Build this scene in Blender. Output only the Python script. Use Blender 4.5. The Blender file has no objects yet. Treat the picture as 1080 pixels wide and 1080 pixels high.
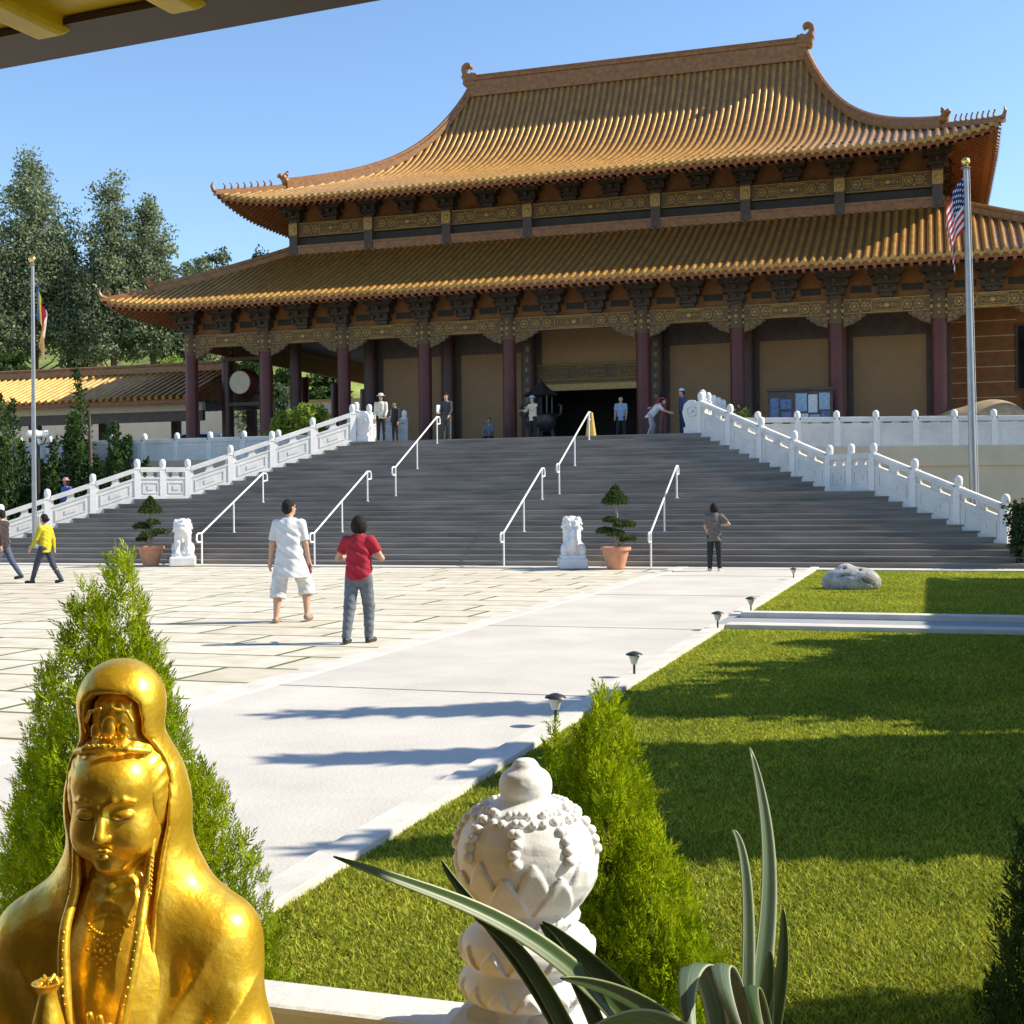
import bpy, math, random
import numpy as np
from mathutils import Vector, Matrix
random.seed(7); rng = np.random.default_rng(7)
PI = math.pi; rad = math.radians
sc = bpy.context.scene
COL = sc.collection

# ------------------------------------------------------------------ camera
F = 1370.0; YAW = rad(17.9); ROLL = 0.0098; PITCH = -math.atan(11 / F); HC = 1.75
fw0 = Vector((-math.sin(YAW) * math.cos(PITCH), math.cos(YAW) * math.cos(PITCH), math.sin(PITCH)))
rt0 = Vector((math.cos(YAW), math.sin(YAW), 0))
up0 = rt0.cross(fw0)
RT = (rt0 * math.cos(ROLL) - up0 * math.sin(ROLL)).normalized()
UP = (up0 * math.cos(ROLL) + rt0 * math.sin(ROLL)).normalized()
FW = fw0.normalized()
CAM = Vector((0, 0, HC))
def ray(px, py): return FW + RT * ((px - 540) / F) + UP * ((540 - py) / F)
def D(px, py, d): return CAM + ray(px, py) * d
def G(px, py, z=0.0):
    r = ray(px, py); return CAM + r * ((z - HC) / r.z)
def V(px, py, Y):
    r = ray(px, py); return CAM + r * (Y / r.y)
cam = bpy.data.cameras.new('camera'); co = bpy.data.objects.new('camera', cam); COL.objects.link(co)
M = Matrix((RT, UP, -FW)).transposed().to_4x4(); M.translation = CAM
co.matrix_world = M; cam.sensor_width = 36; cam.lens = F / 1080 * 36; cam.clip_end = 2000; cam.clip_start = 0.05
sc.camera = co

# ------------------------------------------------------------------ light
SUNAZ = Vector((.93, .37, 0)).normalized(); SUNEL = rad(39.5)
w = bpy.data.worlds.new('World'); sc.world = w; w.use_nodes = True
nt = w.node_tree; bg = nt.nodes['Background']
sky = nt.nodes.new('ShaderNodeTexSky'); sky.sky_type = 'NISHITA'; sky.sun_disc = False
sky.sun_elevation = SUNEL; sky.sun_rotation = math.atan2(SUNAZ.x, SUNAZ.y)
sky.air_density = 1.0; sky.dust_density = 0.3; sky.ozone_density = 2.6; sky.altitude = 300
hsv = nt.nodes.new('ShaderNodeHueSaturation'); hsv.inputs['Saturation'].default_value = 1.05; nt.links.new(sky.outputs[0], hsv.inputs['Color']); nt.links.new(hsv.outputs[0], bg.inputs[0]); bg.inputs[1].default_value = 0.15
sl = bpy.data.lights.new('sun', 'SUN'); sl.energy = 5.0; sl.angle = rad(0.5); sl.color = (1, .91, .74)
so = bpy.data.objects.new('sun', sl); COL.objects.link(so)
sd = Vector((SUNAZ.x * math.cos(SUNEL), SUNAZ.y * math.cos(SUNEL), math.sin(SUNEL)))
so.rotation_euler = sd.to_track_quat('Z', 'Y').to_euler(); so.location = (20, 10, 30)
vs = sc.view_settings; vs.view_transform = 'Standard'; vs.look = 'None'; vs.gamma = 1; vs.exposure = 0.6
sc.render.engine = 'CYCLES'

# ------------------------------------------------------------------ materials
def mat(name, col, rough=.6, metal=0, var=.15, scale=4, bump=0, bscale=None, island=0, trans=0, col2=None, coat=0, spec=None, stretch=None, detail=6):
    m = bpy.data.materials.new(name); m.use_nodes = True
    t = m.node_tree; N = t.nodes; L = t.links; p = N['Principled BSDF']; out = N['Material Output']
    tc = N.new('ShaderNodeTexCoord'); src = tc.outputs['Object']
    if stretch:
        mp = N.new('ShaderNodeMapping'); mp.inputs['Scale'].default_value = stretch; L.new(src, mp.inputs[0]); src = mp.outputs[0]
    nz = N.new('ShaderNodeTexNoise'); nz.inputs['Scale'].default_value = scale; nz.inputs['Detail'].default_value = detail
    nz.inputs['Roughness'].default_value = .6
    L.new(src, nz.inputs['Vector'])
    cr = N.new('ShaderNodeValToRGB'); cr.color_ramp.elements[0].position = .3; cr.color_ramp.elements[1].position = .7
    c = Vector(col)
    a = c * (1 - var); b = Vector(col2) if col2 else c * (1 + var)
    cr.color_ramp.elements[0].color = (*a, 1); cr.color_ramp.elements[1].color = (*[min(1, v) for v in b], 1)
    L.new(nz.outputs['Fac'], cr.inputs[0]); colout = cr.outputs[0]
    if island:
        g = N.new('ShaderNodeNewGeometry'); hs = N.new('ShaderNodeHueSaturation')
        mr = N.new('ShaderNodeMapRange'); mr.inputs['To Min'].default_value = 1 - island; mr.inputs['To Max'].default_value = 1 + island
        L.new(g.outputs['Random Per Island'], mr.inputs[0]); L.new(mr.outputs[0], hs.inputs['Value'])
        mr2 = N.new('ShaderNodeMapRange'); mr2.inputs['To Min'].default_value = .5 - island * .05; mr2.inputs['To Max'].default_value = .5 + island * .05
        mth = N.new('ShaderNodeMath'); mth.operation = 'FRACT'; mm = N.new('ShaderNodeMath'); mm.operation = 'MULTIPLY'; mm.inputs[1].default_value = 7.3
        L.new(g.outputs['Random Per Island'], mm.inputs[0]); L.new(mm.outputs[0], mth.inputs[0]); L.new(mth.outputs[0], mr2.inputs[0]); L.new(mr2.outputs[0], hs.inputs['Hue'])
        L.new(colout, hs.inputs['Color']); colout = hs.outputs[0]
    L.new(colout, p.inputs['Base Color'])
    p.inputs['Roughness'].default_value = rough; p.inputs['Metallic'].default_value = metal
    if spec is not None: p.inputs['Specular IOR Level'].default_value = spec
    if coat: p.inputs['Coat Weight'].default_value = coat
    if bump:
        n2 = N.new('ShaderNodeTexNoise'); n2.inputs['Scale'].default_value = bscale or scale * 6; n2.inputs['Detail'].default_value = 5
        L.new(src, n2.inputs['Vector'])
        bp = N.new('ShaderNodeBump'); bp.inputs['Strength'].default_value = bump; bp.inputs['Distance'].default_value = .02
        L.new(n2.outputs['Fac'], bp.inputs['Height']); L.new(bp.outputs[0], p.inputs['Normal'])
    if trans:
        tr = N.new('ShaderNodeBsdfTranslucent'); mx = N.new('ShaderNodeMixShader'); mx.inputs[0].default_value = trans
        L.new(colout, tr.inputs[0]); L.new(p.outputs[0], mx.inputs[1]); L.new(tr.outputs[0], mx.inputs[2]); L.new(mx.outputs[0], out.inputs[0])
    return m

# ------------------------------------------------------------------ object helpers
def tag(o, label=None, cat=None, group=None, kind=None):
    if label: o['label'] = label
    if cat: o['category'] = cat
    if group: o['group'] = group
    if kind: o['kind'] = kind
    return o
def thing(name, label, cat, loc=(0, 0, 0), rz=0, group=None, scale=1):
    o = bpy.data.objects.new(name, None); COL.objects.link(o); o.location = loc; o.rotation_euler = (0, 0, rz)
    o.scale = (scale,) * 3; o.empty_display_size = .2
    return tag(o, label, cat, group)
def link(me, name, m, parent=None, loc=None):
    o = bpy.data.objects.new(name, me); COL.objects.link(o)
    if m and not me.materials: me.materials.append(m)
    if parent: o.parent = parent
    if loc is not None: o.location = loc
    return o
def copy_tree(o, parent=None):
    c = o.copy(); COL.objects.link(c); c.parent = parent
    for ch in list(o.children): copy_tree(ch, c)
    return c

class MB:
    def __init__(s): s.v = []; s.f = []
    def add(s, vs, fs):
        n = len(s.v); s.v.extend([tuple(v) for v in vs]); s.f.extend([tuple(i + n for i in f) for f in fs]); return s
    def box(s, x0, x1, y0, y1, z0, z1):
        return s.add([(x0, y0, z0), (x1, y0, z0), (x1, y1, z0), (x0, y1, z0), (x0, y0, z1), (x1, y0, z1), (x1, y1, z1), (x0, y1, z1)],
                     [(3, 2, 1, 0), (4, 5, 6, 7), (0, 1, 5, 4), (1, 2, 6, 5), (2, 3, 7, 6), (3, 0, 4, 7)])
    def cbox(s, x, y, z, sx, sy, sz): return s.box(x - sx / 2, x + sx / 2, y - sy / 2, y + sy / 2, z - sz / 2, z + sz / 2)
    def seg(s, a, b, th, za0, za1, zb0=None, zb1=None):
        """vertical slab between plan points a,b (x,y), thickness th; z ranges at a and at b"""
        if zb0 is None: zb0, zb1 = za0, za1
        a = Vector(a[:2]); b = Vector(b[:2]); n = (b - a).normalized(); n = Vector((-n.y, n.x)) * th / 2
        return s.add([(a.x - n.x, a.y - n.y, za0), (b.x - n.x, b.y - n.y, zb0), (b.x + n.x, b.y + n.y, zb0), (a.x + n.x, a.y + n.y, za0),
                      (a.x - n.x, a.y - n.y, za1), (b.x - n.x, b.y - n.y, zb1), (b.x + n.x, b.y + n.y, zb1), (a.x + n.x, a.y + n.y, za1)],
                     [(0, 1, 2, 3), (7, 6, 5, 4), (4, 5, 1, 0), (5, 6, 2, 1), (6, 7, 3, 2), (7, 4, 0, 3)])
    def lathe(s, prof, n=16, c=(0, 0, 0), cap=True, sq=0):
        k = len(s.v); cx, cy, cz = c
        for r, z in prof:
            for i in range(n):
                a = 2 * PI * (i + .5 * sq) / n; s.v.append((cx + r * math.cos(a), cy + r * math.sin(a), cz + z))
        for j in range(len(prof) - 1):
            for i in range(n):
                i2 = (i + 1) % n; s.f.append((k + j * n + i, k + j * n + i2, k + (j + 1) * n + i2, k + (j + 1) * n + i))
        if cap:
            s.f.append(tuple(k + i for i in reversed(range(n)))); s.f.append(tuple(k + (len(prof) - 1) * n + i for i in range(n)))
        return s
    def tube(s, pts, r, n=8, flat=1.0, cap=True):
        pts = [Vector(p) for p in pts]; k = len(s.v); m = len(pts)
        rr = r if isinstance(r, (list, tuple)) else [r] * m
        ref = None
        for j, p in enumerate(pts):
            d = (pts[min(j + 1, m - 1)] - pts[max(j - 1, 0)]).normalized()
            if ref is None:
                ref = Vector((0, 0, 1)) if abs(d.z) < .9 else Vector((1, 0, 0))
            u = d.cross(ref).normalized(); v = u.cross(d).normalized(); ref = v
            for i in range(n):
                a = 2 * PI * i / n; q = p + (u * math.cos(a) + v * math.sin(a) * flat) * rr[j]; s.v.append(tuple(q))
        for j in range(m - 1):
            for i in range(n):
                i2 = (i + 1) % n; s.f.append((k + j * n + i, k + j * n + i2, k + (j + 1) * n + i2, k + (j + 1) * n + i))
        if cap:
            s.f.append(tuple(k + i for i in reversed(range(n)))); s.f.append(tuple(k + (m - 1) * n + i for i in range(n)))
        return s
    def sweep(s, pts, w, h, taper=None):
        """box section swept along pts (bottom centre), section width w across, h up"""
        pts = [Vector(p) for p in pts]; k = len(s.v); m = len(pts)
        for j, p in enumerate(pts):
            d = (pts[min(j + 1, m - 1)] - pts[max(j - 1, 0)]); d.z = 0; d.normalize(); n = Vector((-d.y, d.x, 0))
            ww = w / 2
            for a, b in ((-1, 0), (1, 0), (1, h * .55), (.55, h * .7), (.55, h * .88), (0, h), (-.55, h * .88), (-.55, h * .7), (-1, h * .55)):
                q = p + n * a * ww; s.v.append((q.x, q.y, q.z + b))
        for j in range(m - 1):
            for i in range(9):
                i2 = (i + 1) % 9; s.f.append((k + j * 9 + i, k + j * 9 + i2, k + (j + 1) * 9 + i2, k + (j + 1) * 9 + i))
        s.f.append(tuple(k + i for i in reversed(range(9)))); s.f.append(tuple(k + (m - 1) * 9 + i for i in range(9)))
        return s
    def sph(s, c, r, n=8, m=6, sc=(1, 1, 1)):
        k = len(s.v)
        s.v.append((c[0], c[1], c[2] - r * sc[2]))
        for j in range(1, m):
            t = PI * j / m
            for i in range(n):
                a = 2 * PI * i / n; s.v.append((c[0] + r * sc[0] * math.sin(t) * math.cos(a), c[1] + r * sc[1] * math.sin(t) * math.sin(a), c[2] - r * sc[2] * math.cos(t)))
        s.v.append((c[0], c[1], c[2] + r * sc[2])); e = len(s.v) - 1
        for i in range(n):
            i2 = (i + 1) % n; s.f.append((k, k + 1 + i2, k + 1 + i)); s.f.append((e, e - n + i, e - n + i2))
        for j in range(m - 2):
            for i in range(n):
                i2 = (i + 1) % n; s.f.append((k + 1 + j * n + i, k + 1 + j * n + i2, k + 1 + (j + 1) * n + i2, k + 1 + (j + 1) * n + i))
        return s
    def prism(s, poly, y0, y1, axis='y'):
        """polygon in (x,z) extruded in y (or in (y,z) extruded in x)"""
        n = len(poly); k = len(s.v)
        for y in (y0, y1):
            for a, b in poly: s.v.append((a, y, b) if axis == 'y' else ((y, a, b) if axis == 'x' else (a, b, y)))
        s.f.append(tuple(k + i for i in range(n))); s.f.append(tuple(k + n + i for i in reversed(range(n))))
        for i in range(n):
            i2 = (i + 1) % n; s.f.append((k + i, k + n + i, k + n + i2, k + i2))
        return s
    def mesh(s, name, smooth=False, angle=40):
        me = bpy.data.meshes.new(name); me.from_pydata(s.v, [], s.f); me.update()
        import bmesh
        bm = bmesh.new(); bm.from_mesh(me); bmesh.ops.recalc_face_normals(bm, faces=bm.faces)
        bm.to_mesh(me); bm.free()
        if smooth:
            me.shade_smooth()
            try: me.set_sharp_from_angle(angle=rad(angle))
            except Exception: pass
        return me
    def build(s, name, m, parent=None, smooth=False, angle=40, bevel=0, loc=None):
        o = link(s.mesh(name, smooth, angle), name, m, parent, loc)
        if bevel:
            b = o.modifiers.new('bevel', 'BEVEL'); b.width = bevel; b.segments = 2; b.limit_method = 'ANGLE'
        return o

def np_mesh(name, verts, faces, smooth=False):
    """verts (n,3), faces (m,k) arrays"""
    me = bpy.data.meshes.new(name); n = len(verts); m, k = faces.shape
    me.vertices.add(n); me.vertices.foreach_set('co', verts.astype(np.float32).ravel())
    me.loops.add(m * k); me.loops.foreach_set('vertex_index', faces.astype(np.int32).ravel())
    me.polygons.add(m); me.polygons.foreach_set('loop_start', np.arange(0, m * k, k, dtype=np.int32))
    if smooth: me.polygons.foreach_set('use_smooth', np.ones(m, dtype=bool))
    me.update(calc_edges=True)
    return me

# ------------------------------------------------------------------ sdf sculpting
class Vol:
    def __init__(s, lo, hi, res):
        s.lo = np.array(lo, float); s.res = res
        s.n = np.ceil((np.array(hi) - s.lo) / res).astype(int) + 1
        s.v = np.full(s.n, .5, np.float32)
        s.ax = [s.lo[i] + res * np.arange(s.n[i]) for i in range(3)]
    def win(s, lo, hi):
        i0 = np.clip(np.floor((np.array(lo) - s.lo) / s.res).astype(int), 0, s.n); i1 = np.clip(np.ceil((np.array(hi) - s.lo) / s.res).astype(int) + 1, 0, s.n)
        sl = tuple(slice(a, b) for a, b in zip(i0, i1))
        g = [s.ax[0][sl[0]][:, None, None], s.ax[1][sl[1]][None, :, None], s.ax[2][sl[2]][None, None, :]]
        return sl, g
    def apply(s, sl, d, k, op):
        a = s.v[sl]
        if a.size == 0: return s
        d = d.astype(np.float32)
        if op == 'u':
            h = np.clip(k - np.abs(a - d), 0, None) / max(k, 1e-6); s.v[sl] = np.minimum(a, d) - h * h * k * .25
        else:
            d = -d; h = np.clip(k - np.abs(a - d), 0, None) / max(k, 1e-6); s.v[sl] = np.maximum(a, d) + h * h * k * .25
        return s
    def cone(s, a, b, ra, rb=None, k=.02, op='u', sc=(1, 1, 1)):
        if rb is None: rb = ra
        a = np.array(a, float); b = np.array(b, float); sc = np.array(sc, float); R = max(ra, rb) * sc.max() + k + s.res * 3
        sl, g = s.win(np.minimum(a, b) - R, np.maximum(a, b) + R)
        ba = (b - a) / sc; p = [(g[i] - a[i]) / sc[i] for i in range(3)]
        L = max((ba ** 2).sum(), 1e-9); h = np.clip((p[0] * ba[0] + p[1] * ba[1] + p[2] * ba[2]) / L, 0, 1)
        d = np.sqrt((p[0] - h * ba[0]) ** 2 + (p[1] - h * ba[1]) ** 2 + (p[2] - h * ba[2]) ** 2) - (ra + (rb - ra) * h)
        return s.apply(sl, d * sc.min(), k, op)
    def path(s, pts, rs, k=.02, op='u', sc=(1, 1, 1)):
        rs = rs if isinstance(rs, (list, tuple)) else [rs] * len(pts)
        for i in range(len(pts) - 1): s.cone(pts[i], pts[i + 1], rs[i], rs[i + 1], k, op, sc)
        return s
    def ell(s, c, r, k=.02, op='u', rot=None):
        c = np.array(c, float); r = np.array(r, float); R = r.max() + k + s.res * 3
        sl, g = s.win(c - R, c + R); p = [g[i] - c[i] for i in range(3)]
        if rot is not None:
            m = np.array(rot.transposed()); p = [m[i][0] * p[0] + m[i][1] * p[1] + m[i][2] * p[2] for i in range(3)]
        k0 = np.sqrt((p[0] / r[0]) ** 2 + (p[1] / r[1]) ** 2 + (p[2] / r[2]) ** 2) + 1e-6
        k1 = np.sqrt((p[0] / r[0] ** 2) ** 2 + (p[1] / r[1] ** 2) ** 2 + (p[2] / r[2] ** 2) ** 2) + 1e-6
        return s.apply(sl, k0 * (k0 - 1) / k1, k, op)
    def box(s, c, h, k=.02, op='u', rnd=.01):
        c = np.array(c, float); h = np.array(h, float); R = h + rnd + k + s.res * 3
        sl, g = s.win(c - R, c + R); q = [np.abs(g[i] - c[i]) - h[i] + rnd for i in range(3)]
        d = np.sqrt(np.maximum(q[0], 0) ** 2 + np.maximum(q[1], 0) ** 2 + np.maximum(q[2], 0) ** 2) + np.minimum(np.maximum(q[0], np.maximum(q[1], q[2])), 0) - rnd
        return s.apply(sl, d, k, op)
    def grid(s): return s.ax[0][:, None, None], s.ax[1][None, :, None], s.ax[2][None, None, :]
    def clip(s, f):
        """keep only where f(x,y,z) < 0"""
        s.v = np.maximum(s.v, f(*s.grid()).astype(np.float32)); return s
    def mesh(s, name):
        v = s.v.copy(); v[0] = v[-1] = .5; v[:, 0] = v[:, -1] = .5; v[:, :, 0] = v[:, :, -1] = .5
        ins = v < 0; n = np.array(v.shape)
        c = np.zeros(n - 1, np.int8); offs = [(i, j, k) for i in (0, 1) for j in (0, 1) for k in (0, 1)]
        for o in offs: c += ins[o[0]:n[0] - 1 + o[0], o[1]:n[1] - 1 + o[1], o[2]:n[2] - 1 + o[2]]
        act = (c > 0) & (c < 8); idx = np.argwhere(act); vid = np.full(act.shape, -1, np.int64); vid[act] = np.arange(len(idx))
        cv = {o: v[idx[:, 0] + o[0], idx[:, 1] + o[1], idx[:, 2] + o[2]] for o in offs}
        P = np.zeros((len(idx), 3)); cnt = np.zeros(len(idx))
        for a in offs:
            for ax in range(3):
                if a[ax]: continue
                b = list(a); b[ax] = 1; b = tuple(b); va, vb = cv[a], cv[b]; x = (va < 0) != (vb < 0)
                t = np.where(x, va / np.where(x, va - vb, 1), 0); pt = np.array(a, float)[None, :].repeat(len(idx), 0); pt[:, ax] += t
                P[x] += pt[x]; cnt[x] += 1
        P = (P / cnt[:, None] + idx) * s.res + s.lo
        faces = []
        for ax in range(3):
            a1, a2 = (ax + 1) % 3, (ax + 2) % 3
            sa = [slice(None)] * 3; sb = [slice(None)] * 3; sa[ax] = slice(0, -1); sb[ax] = slice(1, None)
            x = ins[tuple(sa)] != ins[tuple(sb)]; e = np.argwhere(x); pos = ins[tuple(sa)][x]
            ok = (e[:, a1] > 0) & (e[:, a2] > 0) & (e[:, a1] < n[a1] - 1) & (e[:, a2] < n[a2] - 1); e = e[ok]; pos = pos[ok]
            q = []
            for d1, d2 in ((0, 0), (-1, 0), (-1, -1), (0, -1)):
                f = e.copy(); f[:, a1] += d1; f[:, a2] += d2; q.append(vid[f[:, 0], f[:, 1], f[:, 2]])
            q = np.stack(q, 1); q[~pos] = q[~pos][:, ::-1]; faces.append(q)
        faces = np.concatenate(faces)
        return np_mesh(name, P, faces, True)
    def build(s, name, m, parent=None, smooth=0):
        o = link(s.mesh(name), name, m, parent)
        if smooth:
            md = o.modifiers.new('smooth', 'SMOOTH'); md.factor = .5; md.iterations = smooth
        return o
# ------------------------------------------------------------------ palette
m_conc = mat('path_concrete', (.54, .505, .45), .85, var=.12, scale=.8, bump=.25, bscale=40, detail=12)
m_kerb = mat('kerb_concrete', (.58, .55, .49), .85, var=.16, scale=2.2, bump=.15, bscale=50)
m_white = mat('white_stone', (.64, .63, .61), .6, var=.13, scale=1.6, bump=.25, bscale=25)
m_whitec = mat('carved_white_stone', (.74, .73, .71), .55, var=.07, scale=6, bump=.12, bscale=50)
m_step = mat('grey_granite', (.25, .215, .185), .8, var=.4, scale=1.3, bump=.2, bscale=60, stretch=(.35, 1, 5), detail=8)
m_tile = mat('glazed_orange_tile', (.41, .215, .046), .34, var=.3, scale=2.2, bump=.25, bscale=9, spec=.5, metal=.38)
m_tile_d = mat('glazed_tile_bed', (.19, .085, .026), .5, var=.3, scale=3)
m_ridge = mat('glazed_ridge_tile', (.27, .115, .028), .4, var=.35, scale=5, bump=.3, bscale=20)
m_soffit = mat('painted_ochre_timber', (.24, .10, .028), .6, var=.25, scale=3)
m_rafter = mat('rafter_paint', (.25, .09, .03), .6, var=.25, scale=5)
m_beam = mat('gilt_beam_paint', (.115, .074, .038), .6, var=.3, scale=6, bump=.3)
m_gilt = mat('gilt_relief', (.42, .28, .10), .5, var=.25, scale=9, metal=.1)
m_colm = mat('maroon_column_paint', (.105, .022, .018), .5, var=.25, scale=2)
m_brkt = mat('bracket_paint', (.05, .036, .028), .6, var=.45, scale=8)
m_wall = mat('tan_plaster', (.33, .205, .105), .85, var=.08, scale=1.2, bump=.1)
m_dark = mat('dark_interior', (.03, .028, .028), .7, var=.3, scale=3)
m_dkwood = mat('dark_timber', (.085, .06, .05), .6, var=.3, scale=4)
m_beige = mat('beige_stucco', (.55, .47, .34), .9, var=.08, scale=1.4, bump=.2, bscale=40)
m_metal = mat('galvanised_pole', (.34, .34, .345), .45, metal=.8, var=.1, scale=3)
m_whmetal = mat('white_painted_steel', (.8, .8, .78), .4, var=.04, scale=5)
m_bark = mat('bark', (.12, .085, .06), .9, var=.35, scale=6, bump=.5)
m_terra = mat('terracotta', (.55, .26, .15), .75, var=.15, scale=6, bump=.15)
m_black = mat('black_plastic', (.025, .025, .025), .4, var=.1)
m_gold = mat('gold_ball', (.8, .55, .15), .25, metal=1, var=.1)
m_glass = mat('dark_glass', (.03, .04, .05), .08, var=.1)
m_bronze = mat('dark_bronze', (.06, .055, .05), .45, metal=.6, var=.3, scale=6)

def lawn_mat():
    m = bpy.data.materials.new('lawn_turf'); m.use_nodes = True; t = m.node_tree; N = t.nodes; L = t.links; p = N['Principled BSDF']
    g = N.new('ShaderNodeNewGeometry')
    n1 = N.new('ShaderNodeTexNoise'); n1.inputs['Scale'].default_value = .55; n1.inputs['Detail'].default_value = 5
    n2 = N.new('ShaderNodeTexNoise'); n2.inputs['Scale'].default_value = 38; n2.inputs['Detail'].default_value = 6; n2.inputs['Roughness'].default_value = .75
    for n in (n1, n2): L.new(g.outputs['Position'], n.inputs[0])
    c1 = N.new('ShaderNodeValToRGB'); e = c1.color_ramp.elements; e[0].position = .3; e[0].color = (.10, .13, .010, 1); e[1].position = .72; e[1].color = (.44, .43, .05, 1)
    x = e.new(.5); x.color = (.23, .26, .022, 1)
    L.new(n2.outputs['Fac'], c1.inputs[0])
    c2 = N.new('ShaderNodeValToRGB'); e = c2.color_ramp.elements; e[0].position = .35; e[0].color = (.62, .75, .6, 1); e[1].position = .7; e[1].color = (1.25, 1.12, .9, 1)
    L.new(n1.outputs['Fac'], c2.inputs[0])
    mx = N.new('ShaderNodeMix'); mx.data_type = 'RGBA'; mx.blend_type = 'MULTIPLY'; mx.inputs[0].default_value = 1
    L.new(c1.outputs[0], mx.inputs[6]); L.new(c2.outputs[0], mx.inputs[7]); L.new(mx.outputs[2], p.inputs['Base Color'])
    p.inputs['Roughness'].default_value = .9; p.inputs['Specular IOR Level'].default_value = .05
    b = N.new('ShaderNodeBump'); b.inputs['Strength'].default_value = .9; b.inputs['Distance'].default_value = .04
    L.new(n2.outputs['Fac'], b.inputs['Height']); L.new(b.outputs[0], p.inputs['Normal'])
    return m
def paver_mat():
    m = bpy.data.materials.new('plaza_slabs'); m.use_nodes = True; t = m.node_tree; N = t.nodes; L = t.links; p = N['Principled BSDF']
    g = N.new('ShaderNodeNewGeometry'); mp = N.new('ShaderNodeMapping')
    wn = N.new('ShaderNodeTexNoise'); wn.inputs['Scale'].default_value = 1.5; L.new(g.outputs['Position'], wn.inputs[0])
    va = N.new('ShaderNodeVectorMath'); va.operation = 'SCALE'; va.inputs[3].default_value = .03; L.new(wn.outputs['Color'], va.inputs[0])
    vb = N.new('ShaderNodeVectorMath'); vb.operation = 'ADD'; L.new(g.outputs['Position'], vb.inputs[0]); L.new(va.outputs[0], vb.inputs[1])
    L.new(vb.outputs[0], mp.inputs[0]); mp.inputs['Location'].default_value = (.3, .25, 0)
    br = N.new('ShaderNodeTexBrick'); L.new(mp.outputs[0], br.inputs[0])
    br.inputs['Scale'].default_value = 1; br.inputs['Brick Width'].default_value = 2.3; br.inputs['Row Height'].default_value = 1.05
    br.inputs['Mortar Size'].default_value = .042; br.inputs['Mortar Smooth'].default_value = .4; br.inputs['Bias'].default_value = 0
    br.inputs['Color1'].default_value = (.56, .505, .41, 1); br.inputs['Color2'].default_value = (.64, .60, .52, 1); br.inputs['Mortar'].default_value = (.12, .14, .045, 1)
    br.offset = .5; br.offset_frequency = 2; br.squash = .8; br.squash_frequency = 3
    n = N.new('ShaderNodeTexNoise'); n.inputs['Scale'].default_value = 2.5; n.inputs['Detail'].default_value = 8; L.new(g.outputs['Position'], n.inputs[0])
    cr = N.new('ShaderNodeValToRGB'); cr.color_ramp.elements[0].color = (.80, .78, .70, 1); cr.color_ramp.elements[1].color = (1.08, 1.06, 1.04, 1); cr.color_ramp.elements[0].position = .3; cr.color_ramp.elements[1].position = .65
    L.new(n.outputs['Fac'], cr.inputs[0])
    mx = N.new('ShaderNodeMix'); mx.data_type = 'RGBA'; mx.blend_type = 'MULTIPLY'; mx.inputs[0].default_value = 1
    L.new(br.outputs[0], mx.inputs[6]); L.new(cr.outputs[0], mx.inputs[7]); L.new(mx.outputs[2], p.inputs['Base Color'])
    p.inputs['Roughness'].default_value = .85
    b = N.new('ShaderNodeBump'); b.inputs['Strength'].default_value = .6; b.inputs['Distance'].default_value = .02; b.invert = True
    L.new(br.outputs['Fac'], b.inputs['Height']); L.new(b.outputs[0], p.inputs['Normal'])
    return m
m_lawn = lawn_mat(); m_pave = paver_mat()
m_hill = mat('hill_grass', (.10, .14, .025), .95, var=.5, scale=.3, col2=(.32, .38, .08), bump=.5, bscale=2)
m_earth = mat('far_ground', (.20, .19, .12), .95, var=.25, scale=.05)

# ------------------------------------------------------------------ setting
def sheet(name, pts, z, m, kind='structure'):
    mb = MB(); mb.add([(x, y, z) for x, y in pts], [tuple(range(len(pts)))]); o = mb.build(name, m); return tag(o, kind=kind)
sheet('ground', [(-600, -300), (600, -300), (600, 900), (-600, 900)], -.02, m_earth)
PXL, PXR, YS = -5.95, -2.88, 33.2
sheet('lawn', [(PXR, -8), (30, -8), (30, YS), (PXR, YS)], 0, m_lawn)
sheet('plaza', [(-45, -8), (PXL - .3, -8), (PXL - .3, YS), (-45, YS)], 0, m_pave)
mb = MB(); mb.box(PXL, PXR - .0, -8, YS + .4, -.05, .02); tag(mb.build('path', m_conc, bevel=.005), kind='structure')
# expansion joints cut into the path as thin dark strips
j = MB()
for y in np.arange(5, 33, 6.1): j.box(PXL + .01, PXR - .01, y, y + .012, .0205, .0245)
tag(j.build('path_joints', mat('joint', (.25, .24, .22), .9)), kind='structure')
mb = MB(); mb.box(PXL - .31, PXL - .005, -8, YS, -.05, .035); tag(mb.build('path_kerb', m_kerb, bevel=.008), kind='structure')
mb = MB(); mb.box(PXR + .003, PXR + .2, -8, 17.7, -.05, .05); mb.box(PXR + .003, PXR + .2, 19.4, YS, -.05, .05)
tag(mb.build('lawn_kerb', m_kerb, bevel=.008), kind='structure')
mb = MB(); mb.box(PXR + .003, 12, 17.72, 19.38, -.05, .018); tag(mb.build('cross_path', mat('grey_concrete', (.30, .31, .33), .85, var=.1, scale=2)), kind='structure')
mb = MB(); mb.box(PXR + .21, 12, 17.6, 18.0, -.05, .06); mb.box(PXR + .21, 12, 19.1, 19.4, -.05, .10)
tag(mb.build('cross_path_kerb', m_kerb, bevel=.008), kind='structure')
mb = MB(); mb.box(-40, 6, YS - .9, YS - .02, -.05, .028); tag(mb.build('stair_apron', m_conc, bevel=.006), kind='structure')

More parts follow.
